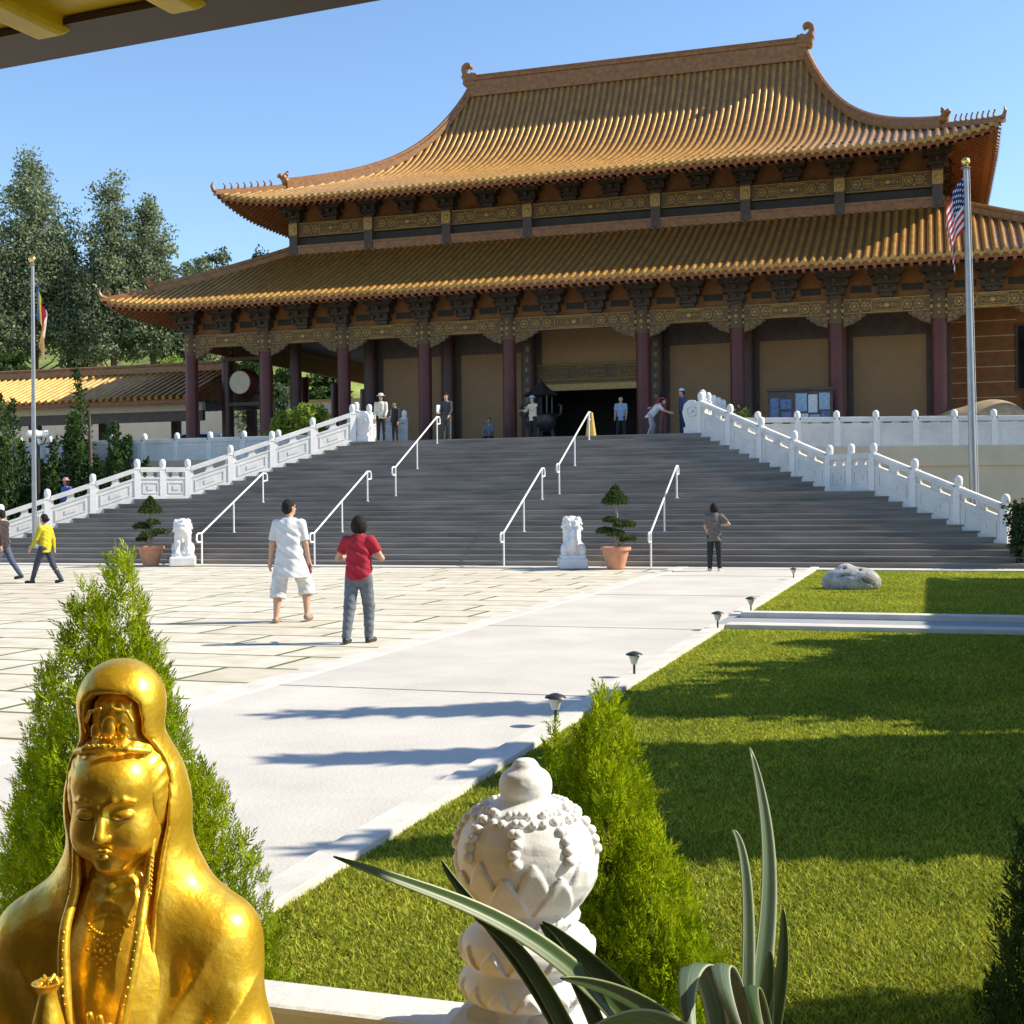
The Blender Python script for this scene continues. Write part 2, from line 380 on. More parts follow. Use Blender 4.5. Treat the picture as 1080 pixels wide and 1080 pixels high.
# stairs -----------------------------------------------------------
XC = -13.2
R0, R1, R2, R3 = (1.75, 34.3, .50), (-1.5, 36.95, 1.95), (-2.75, 38.0, 1.95), (-7.05, 41.75, 3.9)
mirror = lambda p: (2 * XC - p[0], p[1], p[2])
def edge_x(y):
    P = [(5.2, 32.4), (R0[0] + .9, 33.6), (R0[0], R0[1]), (R1[0], R1[1]), (R2[0], R2[1]), (R3[0], R3[1])]
    for a, b in zip(P[:-1], P[1:]):
        if y <= b[1]: return a[0] + (b[0] - a[0]) * (y - a[1]) / (b[1] - a[1])
    return R3[0]
st = thing('stone_staircase', 'wide grey granite staircase flaring down from the temple terrace to the plaza', 'staircase', (0, 0, 0))
fl = [MB(), MB(), MB()]
for i in range(26):
    y = YS + .3 * i if i < 13 else 38.0 + .3 * (i - 13)
    z0 = .15 * i; mbx = fl[0] if i < 13 else fl[1]
    yb = 37.9 if i < 13 else 41.9
    x1 = edge_x(y + .0) + .25; x0 = 2 * XC - x1
    x1b = edge_x(yb) + .25; x0b = 2 * XC - x1b
    if i == 0: x1 = 3.6; x0 = 2 * XC - x1
    nose = .02
    mbx.add([(x0, y, z0), (x1, y, z0), (x1b, yb, z0), (x0b, yb, z0), (x0, y, z0 + .15), (x1, y, z0 + .15), (x1b, yb, z0 + .15), (x0b, yb, z0 + .15)],
            [(3, 2, 1, 0), (4, 5, 6, 7), (0, 1, 5, 4), (1, 2, 6, 5), (2, 3, 7, 6), (3, 0, 4, 7)])
    mbx.box(x0, x1, y - nose, y + .01, z0 + .11, z0 + .149)
fl[0].build('lower_flight', m_step, st); fl[1].build('upper_flight', m_step, st)
mb = MB(); mb.add([(2 * XC - R1[0] - .2, 36.81, 1.9), (R1[0] + .2, 36.81, 1.9), (R2[0] + .2, 38.1, 1.9), (2 * XC - R2[0] - .2, 38.1, 1.9)] +
                  [(2 * XC - R1[0] - .2, 36.81, 1.955), (R1[0] + .2, 36.81, 1.955), (R2[0] + .2, 38.1, 1.955), (2 * XC - R2[0] - .2, 38.1, 1.955)],
                  [(3, 2, 1, 0), (4, 5, 6, 7), (0, 1, 5, 4), (1, 2, 6, 5), (2, 3, 7, 6), (3, 0, 4, 7)])
mb.build('landing', m_step, st)

# terraces ---------------------------------------------------------
mb = MB()
mb.box(2 * XC - R3[0] - .05, R3[0] + .05, 41.92, 47.2, 0, 3.9)
mb.box(XC - 18.3, XC + 18.3, 47.2, 74, 0, 3.9)
tag(mb.build('temple_terrace', mat('terrace_paving', (.38, .36, .33), .8, var=.12, scale=2)), kind='structure')
RA, RB = (-6.4, 41.2), (9.0, 46.2)
mb = MB(); mb.prism([(R3[0] + .06, 41.95), (RA[0], RA[1] + .1), (RB[0], RB[1] + .1), (9, 75), (R3[0] + .06, 75)], 0, 3.4, 'z')
mb.prism([(2 * XC - R3[0] - .06, 41.95), (-34, 41.95), (-64, 41.95), (-64, 74), (2 * XC - R3[0] - .06, 74)], 0, 3.4, 'z')
tag(mb.build('side_terrace', m_beige), kind='structure')
w_ = thing('retaining_wall', 'beige retaining wall under the white balustrade right of the stairs', 'wall')
mb = MB(); mb.seg(RA, RB, .3, 0, 3.36); mb.build('wall', m_beige, w_); mb = MB(); mb.seg((RA[0], RA[1] - .12), (RB[0], RB[1] - .12), .22, 2.75, 3.38); mb.build('coping', m_beige, w_)

# balustrades --------------------------------------------------------
def post_mb(h=1.4, w=.2, fin='lotus'):
    b = MB(); b.cbox(0, 0, (h - .28) / 2, w, w, h - .28); b.cbox(0, 0, h - .30, w * 1.12, w * 1.12, .05)
    f = MB()
    f.lathe([(w * .5, h - .28), (w * .42, h - .26), (w * .42, h - .24), (w * .5, h - .22), (w * .52, h - .12), (w * .5, h - .05), (w * .36, h), (w * .1, h + .025)], 14)
    return b, f
def balustrade(name, label, pts, nseg, low=-.25, rail=1.02, ph=1.4, group=None, ends=(1, 1), cat='balustrade'):
    t = thing(name, label, cat, group=group)
    pb, pf = post_mb(ph); pm = pb.mesh('post'); fm = pf.mesh('finial', True)
    P = []
    for (a, b), n in zip(zip(pts[:-1], pts[1:]), nseg):
        a = Vector(a); b = Vector(b)
        for i in range(n): P.append(a.lerp(b, i / n))
    P.append(Vector(pts[-1]))
    for i, p in enumerate(P):
        if (i == 0 and not ends[0]) or (i == len(P) - 1 and not ends[1]): continue
        dz = 0
        o = link(pm, 'post', m_whitec, t); o.location = (p.x, p.y, p.z + low * .4); o.rotation_euler.z = math.atan2((P[min(i + 1, len(P) - 1)] - P[max(i - 1, 0)]).y, (P[min(i + 1, len(P) - 1)] - P[max(i - 1, 0)]).x)
        f = link(fm, 'finial', m_whitec, o)
    for a, b in zip(P[:-1], P[1:]):
        d = (b - a); L = d.length; u = d / L; a2 = a + u * .1; b2 = b - u * .1
        pn = MB(); za, zb = a2.z, b2.z
        pn.seg(a2, b2, .15, za + low, za + .66, zb + low, zb + .66)
        pn.seg(a2 + u * .06, b2 - u * .06, .19, za + .06, za + .60, zb + .06, zb + .60) if 0 else None
        pn.seg(a2, b2, .20, za + low, za + .10, zb + low, zb + .10)
        pn.seg(a2, b2, .19, za + .655, za + .72, zb + .655, zb + .72)
        pn.seg(a2, b2, .23, za + rail - .13, za + rail, zb + rail - .13, zb + rail)
        pn.seg(a2, b2, .15, za + rail, za + rail + .03, zb + rail, zb + rail + .03)
        n = 2
        for k in range(n + 1):      # cloud supports between rail and panel
            f = k / n; c = a2.lerp(b2, f); hw = .17 if 0 < k < n else .13
            for ww, z0, z1 in ((hw, .72, .76), (hw * .7, .755, .80), (hw * .8, .795, rail - .125)):
                c0 = a2.lerp(b2, max(0, f - ww / L)); c1 = a2.lerp(b2, min(1, f + ww / L))
                pn.seg(c0, c1, .12, c0.z + z0, c0.z + z1, c1.z + z0, c1.z + z1)
        pn.build('panel', m_white, t)
        # raised relief frame on both faces
        nn = Vector((-u.y, u.x, 0)).normalized(); rf = MB()
        for s in (-1, 1):
            for (f0, f1, z0, z1) in ((.1, .9, .52, .56), (.1, .9, .18, .22), (.1, .14, .22, .52), (.86, .9, .22, .52), (.35, .65, .30, .44)):
                c0 = a2.lerp(b2, f0) + nn * s * .082; c1 = a2.lerp(b2, f1) + nn * s * .082
                rf.seg(c0, c1, .02, c0.z + z0, c0.z + z1, c1.z + z0, c1.z + z1)
        rf.build('relief', m_white, t)
    return t
RR = [R0, R1, R2, R3]; LL = [mirror(p) for p in RR]
balustrade('stair_balustrade', 'white carved stone balustrade climbing the right side of the stairs in shade', RR, [3, 2, 4])
balustrade('stair_balustrade', 'sunlit white carved stone balustrade climbing the left side of the stairs', LL, [3, 2, 4])
balustrade('terrace_balustrade', 'short white balustrade running back from the top of the right stair rail', [(R3[0], R3[1] + .35, 3.9), (R3[0], 46.5, 3.9)], [4], low=0)
balustrade('terrace_balustrade', 'short white balustrade running back from the top of the left stair rail', [(LL[3][0], R3[1] + .35, 3.9), (LL[3][0], 46.5, 3.9)], [4], low=0)
balustrade('terrace_balustrade', 'long white balustrade above the beige retaining wall behind the right flagpole', [(RA[0], RA[1], 3.4), (RB[0], RB[1], 3.4)], [13], low=-.1, rail=.9, ph=1.15)
balustrade('terrace_balustrade', 'shaded white balustrade in front of the left gallery and parked car', [(LL[3][0] - .3, 42.1, 3.4), (-42, 42.1, 3.4)], [16], low=-.1, rail=.78, ph=1.05)
# drum stones at the stair head
for s, lab in ((1, 'carved white drum stone at the head of the right stair balustrade'), (-1, 'carved white drum stone at the head of the left stair balustrade')):
    x = XC + s * (abs(R3[0] - XC) - .33); t = thing('drum_stone', lab, 'carved stone', (x, 41.95, 3.9))
    b = MB(); b.prism([(-.22, 0), (.22, 0), (.2, .3), (.25, .45), (.3, .7), (.24, .95), (.1, 1.08), (-.1, 1.08), (-.24, .95), (-.3, .7), (-.25, .45), (-.2, .3)], -.1, .1)
    b.build('slab', m_whitec, t, bevel=.02)
    b = MB(); b.tube([(.16 * math.cos(a), -.115, .72 + .16 * math.sin(a)) for a in np.linspace(0, 2 * PI, 17)], .03, 6, cap=False); b.sph((0, -.1, .72), .07); b.cbox(0, 0, .1, .5, .28, .2)
    b.build('scroll', m_whitec, t, smooth=True)

# handrails -------------------------------------------------------------
def handrail(x, i0, i1, lab, drape=False):
    """white bent pipe rail from step i0 to step i1"""
    def sy(i): return YS + .3 * i if i < 13 else 38.0 + .3 * (i - 13)
    def sz(i): return .15 * i
    y0 = sy(i0) - .3 + .1; z0 = sz(i0); y1 = sy(i1) + .15; z1 = sz(i1) + .15
    t = thing('handrail', lab, 'handrail', (x, y0, z0), group='white pipe handrails on the stairs')
    dy = y1 - y0; dz = z1 - z0; h = .92
    b = MB(); lp = [(0, -.02, h - .25), (0, -.22, h - .25), (0, -.27, h - .18), (0, -.27, h - .05), (0, -.2, h), (0, 0, h)]
    b.tube(lp + [(0, dy, dz + h), (0, dy + .22, dz + h), (0, dy + .28, dz + h - .07), (0, dy + .28, dz + h - .22), (0, dy + .03, dz + h - .25)], .026, 8)
    b.build('rail', m_whmetal, t, smooth=True)
    for f in (0, .5, 1):
        yy = dy * f; k = [i for i in range(26) if sy(i) <= y0 + yy]
        zf = (sz(max(k)) + .15 - z0) if k else 0
        if f == 0: zf = 0
        pb = MB(); pb.tube([(0, yy, zf), (0, yy, dz * f + h)], .024, 8); pb.tube([(0, yy, zf), (0, yy, zf + .015)], .05, 10)
        pb.build('post', m_whmetal, t, smooth=True)
    return t
handrail(-20.1, 0, 11, 'leftmost white pipe handrail, on the lower flight beside the white lion')
handrail(-16.5, 0, 11, 'white pipe handrail on the lower flight between the two walkers in white and red')
handrail(-10.9, 0, 11, 'white pipe handrail on the lower flight just left of the grey lion')
handrail(-6.9, 0, 11, 'rightmost white pipe handrail, between the potted tree and the standing woman')
handrail(-16.05, 13, 24, 'left white pipe handrail on the upper flight')
hr = handrail(-10.7, 13, 24, 'right white pipe handrail on the upper flight with a yellow cloth at its top')
cb = MB(); n = 14; p0 = (-10.7, 38.0 + .3 * 11 + .35, 3.75 + .9)
vv = []
for j in range(8):
    for i in range(n):
        a = 2 * PI * i / n; r = (.07 + .10 * j / 7) * (1 + .25 * math.sin(a * 5)); vv.append((p0[0] + r * math.cos(a), p0[1] + r * .6 * math.sin(a), p0[2] + .02 - .78 * j / 7))
cb.add(vv, [(j * n + i, j * n + (i + 1) % n, (j + 1) * n + (i + 1) % n, (j + 1) * n + i) for j in range(7) for i in range(n)] + [tuple(range(n))])
tag(cb.build('folded_cloth', mat('yellow_cloth', (.62, .42, .10), .8, var=.15, scale=8), smooth=True), 'pale yellow cloth hanging from the top of the upper right handrail', 'cloth')
# ------------------------------------------------------------------ temple
TY = 59.6
T = thing('temple_hall', 'large Chinese temple hall with two tiers of curved orange tiled roof and maroon columns', 'temple', (XC, TY, 3.9))
def rel(mb):
    """world coords -> temple local"""
    mb.v = [(x - XC, y - TY, z - 3.9) for x, y, z in mb.v]; return mb
def tpart(name, mb, m, parent=None, **k): return rel(mb).build(name, m, parent or T, **k)

def roof(name, parent, cx, cy, hx0, hy0, hx1, hy1, z0, H, prof, up, sp=.30, r=.085, detail_back=False, base=None, lcorner=3.5, fig=8, hipw=.3, hiph=.42, upright=True):
    def P(face, s, a):
        h0, h1 = ((hx0, hx1) if face in 'fb' else (hy0, hy1)); h = h0 + (h1 - h0) * s
        g = max(0, 1 - (h - abs(a)) / lcorner); z = z0 + H * prof(s) + up * (1 - s) ** 3 * g * g
        if face == 'f': return (cx + a, cy - (hy0 + (hy1 - hy0) * s), z)
        if face == 'b': return (cx - a, cy + (hy0 + (hy1 - hy0) * s), z)
        if face == 'l': return (cx - (hx0 + (hx1 - hx0) * s), cy - a, z)
        return (cx + (hx0 + (hx1 - hx0) * s), cy + a, z)
    NS = 16; bed = MB(); rows = MB(); fas = MB(); raf = MB(); sof = MB()
    for face in 'fblr':
        h0, h1 = ((hx0, hx1) if face in 'fb' else (hy0, hy1)); NA = 40
        k = len(bed.v)
        for j in range(NS + 1):
            s = j / NS; h = h0 + (h1 - h0) * s
            # dense sampling near the corners so the upturn stays smooth
            for i in range(NA + 1):
                q = -1 + 2 * i / NA; q = math.copysign(1 - (1 - abs(q)) ** 1.6, q); bed.v.append(P(face, s, q * h))
        for j in range(NS):
            for i in range(NA): a = k + j * (NA + 1) + i; bed.f.append((a, a + 1, a + NA + 2, a + NA + 1))
        # soffit skin follows the eave just below, back to the wall
        k = len(sof.v)
        for s in (0.02, .25, .5):
            h = h0 + (h1 - h0) * s
            for i in range(NA + 1):
                q = -1 + 2 * i / NA; q = math.copysign(1 - (1 - abs(q)) ** 1.6, q); x, y, z = P(face, s, q * h); sof.v.append((x, y, z - .32 - (.0 if s < .1 else .1)))
        for j in range(2):
            for i in range(NA): a = k + j * (NA + 1) + i; sof.f.append((a, a + 1, a + NA + 2, a + NA + 1))
        if face == 'b' and not detail_back:
            step = sp * 3
        else: step = sp
        n = int(h0 / step); out = {'f': (0, -1), 'b': (0, 1), 'l': (-1, 0), 'r': (1, 0)}[face]; sd_ = {'f': (1, 0), 'b': (-1, 0), 'l': (0, -1), 'r': (0, 1)}[face]
        for i in range(-n, n + 1):
            a = i * step; smax = 1 if abs(a) <= h1 else (h0 - abs(a)) / (h0 - h1)
            if smax < .01: continue
            m = max(2, int(NS * smax)); k = len(rows.v); ring = 5
            pts = [P(face, -0.012 + (smax + .012) * j / m, a) for j in range(m + 1)]
            for x, y, z in pts:
                for t in range(ring):
                    an = PI * t / (ring - 1); c = math.cos(an) * r; h = math.sin(an) * r + .015; rows.v.append((x + sd_[0] * c, y + sd_[1] * c, z + h))
            for j in range(m):
                for t in range(ring - 1): q = k + j * ring + t; rows.f.append((q, q + 1, q + ring + 1, q + ring))
            x, y, z = pts[0]; k = len(rows.v)       # round end disc
            for t in range(8):
                an = 2 * PI * t / 8; rows.v.append((x + out[0] * .03 + sd_[0] * math.cos(an) * r * 1.05, y + out[1] * .03 + sd_[1] * math.cos(an) * r * 1.05, z + .03 + math.sin(an) * r * 1.05))
            rows.f.append(tuple(k + t for t in range(8)))
            # pointed drip tile between rows
            x2, y2, z2 = P(face, -0.008, max(-h0, min(h0, a + step / 2))); k = len(rows.v)
            for u, v_ in ((-.11, .03), (.11, .03), (.09, -.06), (0, -.15), (-.09, -.06)): rows.v.append((x2 + sd_[0] * u + out[0] * .02, y2 + sd_[1] * u + out[1] * .02, z2 + v_))
            rows.f.append(tuple(range(k, k + 5)))
            # rafter
            if face != 'b' and abs(a) < h0 - .15:
                s1 = min(.22, smax * .9)
                for off, dz, w_, hh in ((0.004, -.20, .055, .09), (.05, -.32, .06, .10)):
                    pa = P(face, off, a); pb = P(face, max(s1, off + .01), a); k = len(raf.v)
                    for (x, y, z) in (pa, pb):
                        for u, v_ in ((-1, 0), (1, 0), (1, -1), (-1, -1)): raf.v.append((x + sd_[0] * u * w_, y + sd_[1] * u * w_, z + dz + v_ * hh))
                    raf.f += [(k, k + 1, k + 2, k + 3), (k + 4, k + 7, k + 6, k + 5), (k, k + 4, k + 5, k + 1), (k + 2, k + 6, k + 7, k + 3), (k + 1, k + 5, k + 6, k + 2), (k, k + 3, k + 7, k + 4)]
        # eave board
        k = len(fas.v)
        for i in range(NA + 1):
            q = -1 + 2 * i / NA; q = math.copysign(1 - (1 - abs(q)) ** 1.6, q); x, y, z = P(face, .004, q * h0 * .998)
            fas.v.append((x, y, z - .02)); fas.v.append((x, y, z - .20)); fas.v.append((x - out[0] * .12, y - out[1] * .12, z - .20))
        for i in range(NA): a = k + i * 3; fas.f += [(a, a + 3, a + 4, a + 1), (a + 1, a + 4, a + 5, a + 2)]
    R = tpart(name, rel_none(bed), m_tile_d, parent, smooth=True)
    tpart('tile_rows', rel_none(rows), m_tile, R, smooth=True, angle=60)
    tpart('eave_board', rel_none(fas), m_rafter, R); tpart('rafters', rel_none(raf), m_rafter, R); tpart('soffit', rel_none(sof), m_soffit, R)
    # hip ridges with walking figures
    for sx, sy, face, sg in ((-1, -1, 'f', -1), (1, -1, 'f', 1), (-1, 1, 'b', 1), (1, 1, 'b', -1)):
        def C(s, dz=0):
            x, y, z = P(face, s, sg * (hx0 + (hx1 - hx0) * s)); return (x, y, z + dz)
        hp = MB(); hp.sweep([C(s, -.02) for s in np.linspace(.24, 1, 26)], hipw, hiph); hp.sweep([C(s, -.02) for s in np.linspace(-.015, .25, 10)], hipw * .75, hiph * .5)
        hr_ = tpart('hip_ridge', rel_none(hp), m_ridge, R, smooth=True, angle=35)
        dvec = (Vector(C(0)) - Vector(C(.25))); dvec.z = 0; dvec.normalize()
        x, y, z = C(.24, hiph * .3)       # beast head closing the thick ridge
        fg = MB()
        for (u, v_, rr) in ((0, .2, .2), (.1, .34, .17), (.25, .4, .12), (-.04, .5, .1), (-.1, .62, .06), (.34, .37, .07)):
            fg.sph((x + dvec.x * u, y + dvec.y * u, z + v_), rr, 8, 6)
        tpart('ridge_beast', fg, m_ridge, R, smooth=True); fg = MB()
        x, y, z = C(-.02, .1)             # upswept corner tip
        fg.tube([(x - dvec.x * .25, y - dvec.y * .25, z), (x + dvec.x * .0, y + dvec.y * .0, z + .08), (x + dvec.x * .08, y + dvec.y * .08, z + .25), (x + dvec.x * .02, y + dvec.y * .02, z + .42)], [.1, .09, .06, .02], 6)
        tpart('corner_tip', fg, m_ridge, R, smooth=True)
        for q in range(fig):
            fg = MB(); x, y, z = C(.02 + .19 * q / fig, hiph * .5 - .02)
            fg.tube([(x, y, z), (x - dvec.x * .02, y - dvec.y * .02, z + .12), (x + dvec.x * .03, y + dvec.y * .03, z + .19)], [.055, .04, .022], 6); fg.sph((x + dvec.x * .05, y + dvec.y * .05, z + .21), .038, 6, 5)
            tpart('roof_figure', fg, m_ridge, R, smooth=True)
    return R, P
def rel_none(mb): return mb

prof_u = lambda s: .53 * s + .47 * s ** 5 if s > 0 else .3 * s
prof_l = lambda s: .9 * s + .1 * s * s if s > 0 else .3 * s
HX, HY = 13.5, 7.5
R_low, P_low = roof('lower_roof', T, XC, TY, 19.45, 13.3, HX + .15, HY + .15, 9.95, 2.85, prof_l, .30, fig=4)
R_up, P_up = roof('upper_roof', T, XC, TY, 15.55, 10.7, 8.0, 0.02, 14.5, 7.0, prof_u, .42, fig=8, hipw=.38, hiph=.52)
# ridge between lower roof and upper wall
b = MB(); x0, x1, y0, y1 = XC - HX - .25, XC + HX + .25, TY - HY - .25, TY + HY + .25
for a, c in (((x0, y0), (x1, y0)), ((x1, y0), (x1, y1)), ((x1, y1), (x0, y1)), ((x0, y1), (x0, y0))): b.seg(a, c, .3, 12.7, 13.02); b.seg(a, c, .36, 13.021, 13.12)
tpart('wall_ridge', b, m_ridge, R_low)
# main ridge
rz = 21.35; b = MB()
b.box(XC - 8.1, XC + 8.1, TY - .22, TY + .22, rz, rz + .3); b.box(XC - 8.05, XC + 8.05, TY - .16, TY + .16, rz + .3, rz + .78); b.box(XC - 8.1, XC + 8.1, TY - .23, TY + .23, rz + .78, rz + .9)
b.tube([(XC - 8.1, TY, rz + .98), (XC + 8.1, TY, rz + .98)], .13, 8)
tpart('main_ridge', b, m_ridge, R_up)
# chiwen: curled dragon tail at each end
for s in (-1, 1):
    b = MB(); X = XC + s * 8.0
    body = [(-.55, 0), (.35, 0), (.5, .2), (.46, .5), (.62, .72), (.5, .95), (.62, 1.25), (.55, 1.6), (.3, 1.82), (.02, 1.85), (-.2, 1.7), (-.24, 1.45), (-.08, 1.36), (.06, 1.48), (.2, 1.42), (.22, 1.2), (.05, 1.0), (-.12, .95), (-.3, 1.08), (-.45, .95), (-.62, 1.0), (-.7, .82), (-.5, .7), (-.75, .55), (-.5, .4)]
    b.prism([(X + s * u * .62, rz + .55 + v * .62) for u, v in body], TY - .2, TY + .2)
    tpart('dragon_finial', b, m_ridge, R_up, bevel=.06)

# columns ------------------------------------------------------------
ZC0, ZC1 = 3.9, 9.05
cols = [-17.1, -13.5, -9.9, -6.3, -2.7, 2.7, 6.3, 9.9, 13.5, 17.1]
Yf, Yw = 49.1, 52.1
cb = MB(); cb.lathe([(.34, 0), (.34, .1), (.285, .18), (.275, .3), (.27, 4.2), (.265, 4.25)], 20)
cm = cb.mesh('column', True, 30)
kb = MB(); kb.lathe([(.272, 4.25), (.285, 4.27), (.285, 5.1), (.27, 5.15)], 20); km = kb.mesh('column_collar', True, 30)
gb = MB()
for a in range(6):
    an = a * PI / 3 - PI / 2; cx, cy = .287 * math.cos(an), .287 * math.sin(an)
    gb.sph((cx, cy, 4.7), .085, 6, 4); gb.sph((cx, cy, 4.92), .05, 6, 4); gb.sph((cx, cy, 4.46), .05, 6, 4)
gm = gb.mesh('collar_flower', True)
pb_ = MB(); pb_.lathe([(.48, 0), (.48, .06), (.36, .16), (.35, .2)], 20); pm_ = pb_.mesh('column_base', True)
def column(x, y, collar=True, m=None):
    o = link(cm, 'column', m or m_colm, T, (x - XC, y - TY, 0))
    if collar:
        k = link(km, 'column_collar', m_beam, o); link(gm, 'collar_flower', m_gilt, k)
    link(pm_, 'column_base', m_dkwood, o)
    return o
for i, c in enumerate(cols): column(XC + c, Yf); 
for c in cols: column(XC + c, 70.1, False)
for y in (52.1, 55.85, 59.6, 63.35, 67.1): column(XC - 17.1, y, y < 53); column(XC + 17.1, y, y < 53)
m_colin = mat('inner_column_paint', (.085, .035, .03), .45, var=.2)
incm = MB().lathe([(.3, 0), (.27, .2), (.25, 5.1)], 16).mesh('inner_column', True, 30)
for c in cols[1:-1]: link(incm, 'inner_column', m_colin, T, (c, Yw - .32 - TY, 0))

# painted beam panel of one bay -----------------------------------------
def spiral(b, cx, cz, r, turns, s, y, th=.016, ph=0, n=14):
    b.tube([(cx + r * (1 - .8 * t / n) * math.cos(ph + s * 2 * PI * turns * t / n), y, cz + r * (1 - .8 * t / n) * math.sin(ph + s * 2 * PI * turns * t / n)) for t in range(n + 1)], th, 4)
def bay_meshes(L, upper=False):
    """board + gilt relief, local x 0..L, y=0 face towards -y, z 0 = top"""
    bd = MB(); g = MB(); h = .56 if not upper else .62
    bd.box(0, L, 0, .22, -h, 0)
    if not upper:
        for s in (0, 1):         # scalloped corner brackets
            pl = [(0, -h), (L * .26, -h), (L * .255, -h - .08), (L * .215, -h - .12), (L * .205, -h - .2), (L * .15, -h - .25), (L * .13, -h - .34), (L * .06, -h - .40), (.0, -h - .47)]
            if L > 4.5: pl = [(x * .75, z) for x, z in pl]
            pl = [(L - x, z) for x, z in pl] if s else pl
            bd.prism(pl, .03, .19)
    y = -.015
    e = .04
    w = L * .17 if L < 4.5 else L * .16; zc = -h / 2
    def ringoct(cx, hw, hh, th=.022):
        q = .3 * hh; P = [(-hw, -hh + q), (-hw + q, -hh), (hw - q, -hh), (hw, -hh + q), (hw, hh - q), (hw - q, hh), (-hw + q, hh), (-hw, hh - q), (-hw, -hh + q)]
        g.tube([(cx + u, y, zc + v) for u, v in P], th, 4, cap=False)
    for z in (-.03, -h + .03): g.tube([(e, y, z), (L - e, y, z)], .018, 4)
    cs = [L / 2] if L < 4.5 else [L * .5]
    for c in cs:
        ringoct(c, w, h * .36); ringoct(c, w * .85, h * .25, .012)
        g.sph((c, y, zc), .09, 8, 6, (1.2, .5, 1)); 
        for s in (-1, 1):
            spiral(g, c + s * w * .38, zc, .085, 1.4, s, y); spiral(g, c + s * w * .66, zc, .06, 1.2, -s, y)
            for k2 in (1.38, 2.15) if L < 4.5 else (1.4, 2.0, 2.6):
                cx = c + s * w * k2
                g.tube([(cx + .15 * math.cos(t), y, zc + .15 * math.sin(t)) for t in np.linspace(0, 2 * PI, 13)], .018, 4, cap=False)
                g.sph((cx, y, zc), .06, 6, 4, (1, .5, 1))
                for t in range(6): g.sph((cx + .105 * math.cos(t * PI / 3), y, zc + .105 * math.sin(t * PI / 3)), .03, 5, 4, (1, .5, 1))
                for q in (-1, 1):
                    for r2 in (-1, 1): spiral(g, cx + q * .2, zc + r2 * .17, .05, 1, q * r2, y, .012, n=8)
    if not upper:
        kx = 1 if L < 4.5 else .75
        for s in (0, 1):
            f = lambda x: (L - x) if s else x
            for (x, z, r) in ((.12, -h - .16, .09), (.36, -h - .10, .08), (.62, -h - .06, .05), (.1, -h - .34, .05), (.3, -h - .24, .04)): spiral(g, f(x * kx * L / 3.2), z, r, 1.3, 1 if s else -1, .02, .014, n=9)
    return bd.mesh('beam_panel'), g.mesh('gilt_carving', True)
def place_bays(offs, y, ztop, upper, inset):
    cache = {}
    for a, c in zip(offs[:-1], offs[1:]):
        L = round(c - a - 2 * inset, 3)
        if L not in cache: cache[L] = bay_meshes(L, upper)
        bm_, gm_ = cache[L]
        o = link(bm_, 'beam_panel', m_beam, T, (a + inset, y - TY, ztop - 3.9)); link(gm_, 'gilt_carving', m_gilt, o)
place_bays(cols, Yf - .15, 9.02, False, .27)
ucols = cols[1:-1]
place_bays(ucols, Yw - .35, 14.12, True, .2)
# upper posts with painted heads
ub = MB(); ub.box(-.19, .19, -.2, .2, 0, 1.42); um = ub.mesh('upper_post')
uc = MB(); uc.box(-.2, .2, -.215, -.2, .82, 1.34); uc.sph((0, -.22, 1.08), .12, 8, 5, (1, .5, 1)); [uc.sph((.14 * sx, -.22, 1.08 + .2 * sz), .035, 5, 4) for sx in (-1, 1) for sz in (-1, 1)]
ucm = uc.mesh('post_head', False)
for c in ucols:
    o = link(um, 'upper_post', m_dkwood, T, (c, Yw - .35 + .1 - TY, 12.75 - 3.9)); link(ucm, 'post_head', m_gilt, o)
# walls ----------------------------------------------------------------
b = MB()
def wall_open(b, x0, x1, y, z0, z1, th, holes):
    xs = sorted(holes); cur = x0
    for (hx0, hx1, hz0, hz1) in xs:
        if hx0 > cur: b.box(cur, hx0, y, y + th, z0, z1)
        if hz0 > z0: b.box(hx0, hx1, y, y + th, z0, hz0)
        if hz1 < z1: b.box(hx0, hx1, y, y + th, hz1, z1)
        cur = hx1
    if cur < x1: b.box(cur, x1, y, y + th, z0, z1)
DX0, DX1, DZ = XC - 2.35, XC + 2.15, 6.55
wall_open(b, XC - 9.9, XC + 13.4, Yw, 3.9, 9.4, .3, [(DX0, DX1, 3.9, DZ)])
b.box(XC + 13.1, XC + 13.4, Yw + .3, 67, 3.9, 9.4); b.box(XC - 9.9, XC - 9.6, Yw + .3, 67, 3.9, 9.4); b.box(XC - 9.9, XC + 13.4, 67, 67.3, 3.9, 9.4)
tpart('lower_wall', b, m_wall)
b = MB()       # dark timber posts and sills framing each plaster panel
for c in cols[2:9]:
    b = MB(); b.box(XC + c - .45, XC + c + .45, Yw - .05, Yw - .002, 3.9, 8.9); tpart('wall_post', b, m_dkwood)
for a, c in zip(cols[2:-2], cols[3:-1]):
    if a == -2.7: continue
    tpart('wall_head', MB().box(XC + a + .45, XC + c - .45, Yw - .06, Yw - .003, 8.0, 8.9), m_dkwood); tpart('wall_skirting', MB().box(XC + a + .45, XC + c - .45, Yw - .06, Yw - .003, 3.9, 4.3), m_dkwood)
b = MB(); b.box(XC + 2.17, XC + 2.25, Yw - .1, Yw - .003, 3.9, DZ); b.box(XC - 2.45, XC - 2.37, Yw - .1, Yw - .003, 3.9, DZ)
tpart('door_frame', b, m_dkwood)
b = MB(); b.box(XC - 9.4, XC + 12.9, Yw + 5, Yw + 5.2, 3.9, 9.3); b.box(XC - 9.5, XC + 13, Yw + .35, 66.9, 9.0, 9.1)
tpart('inner_hall', b, m_dark)
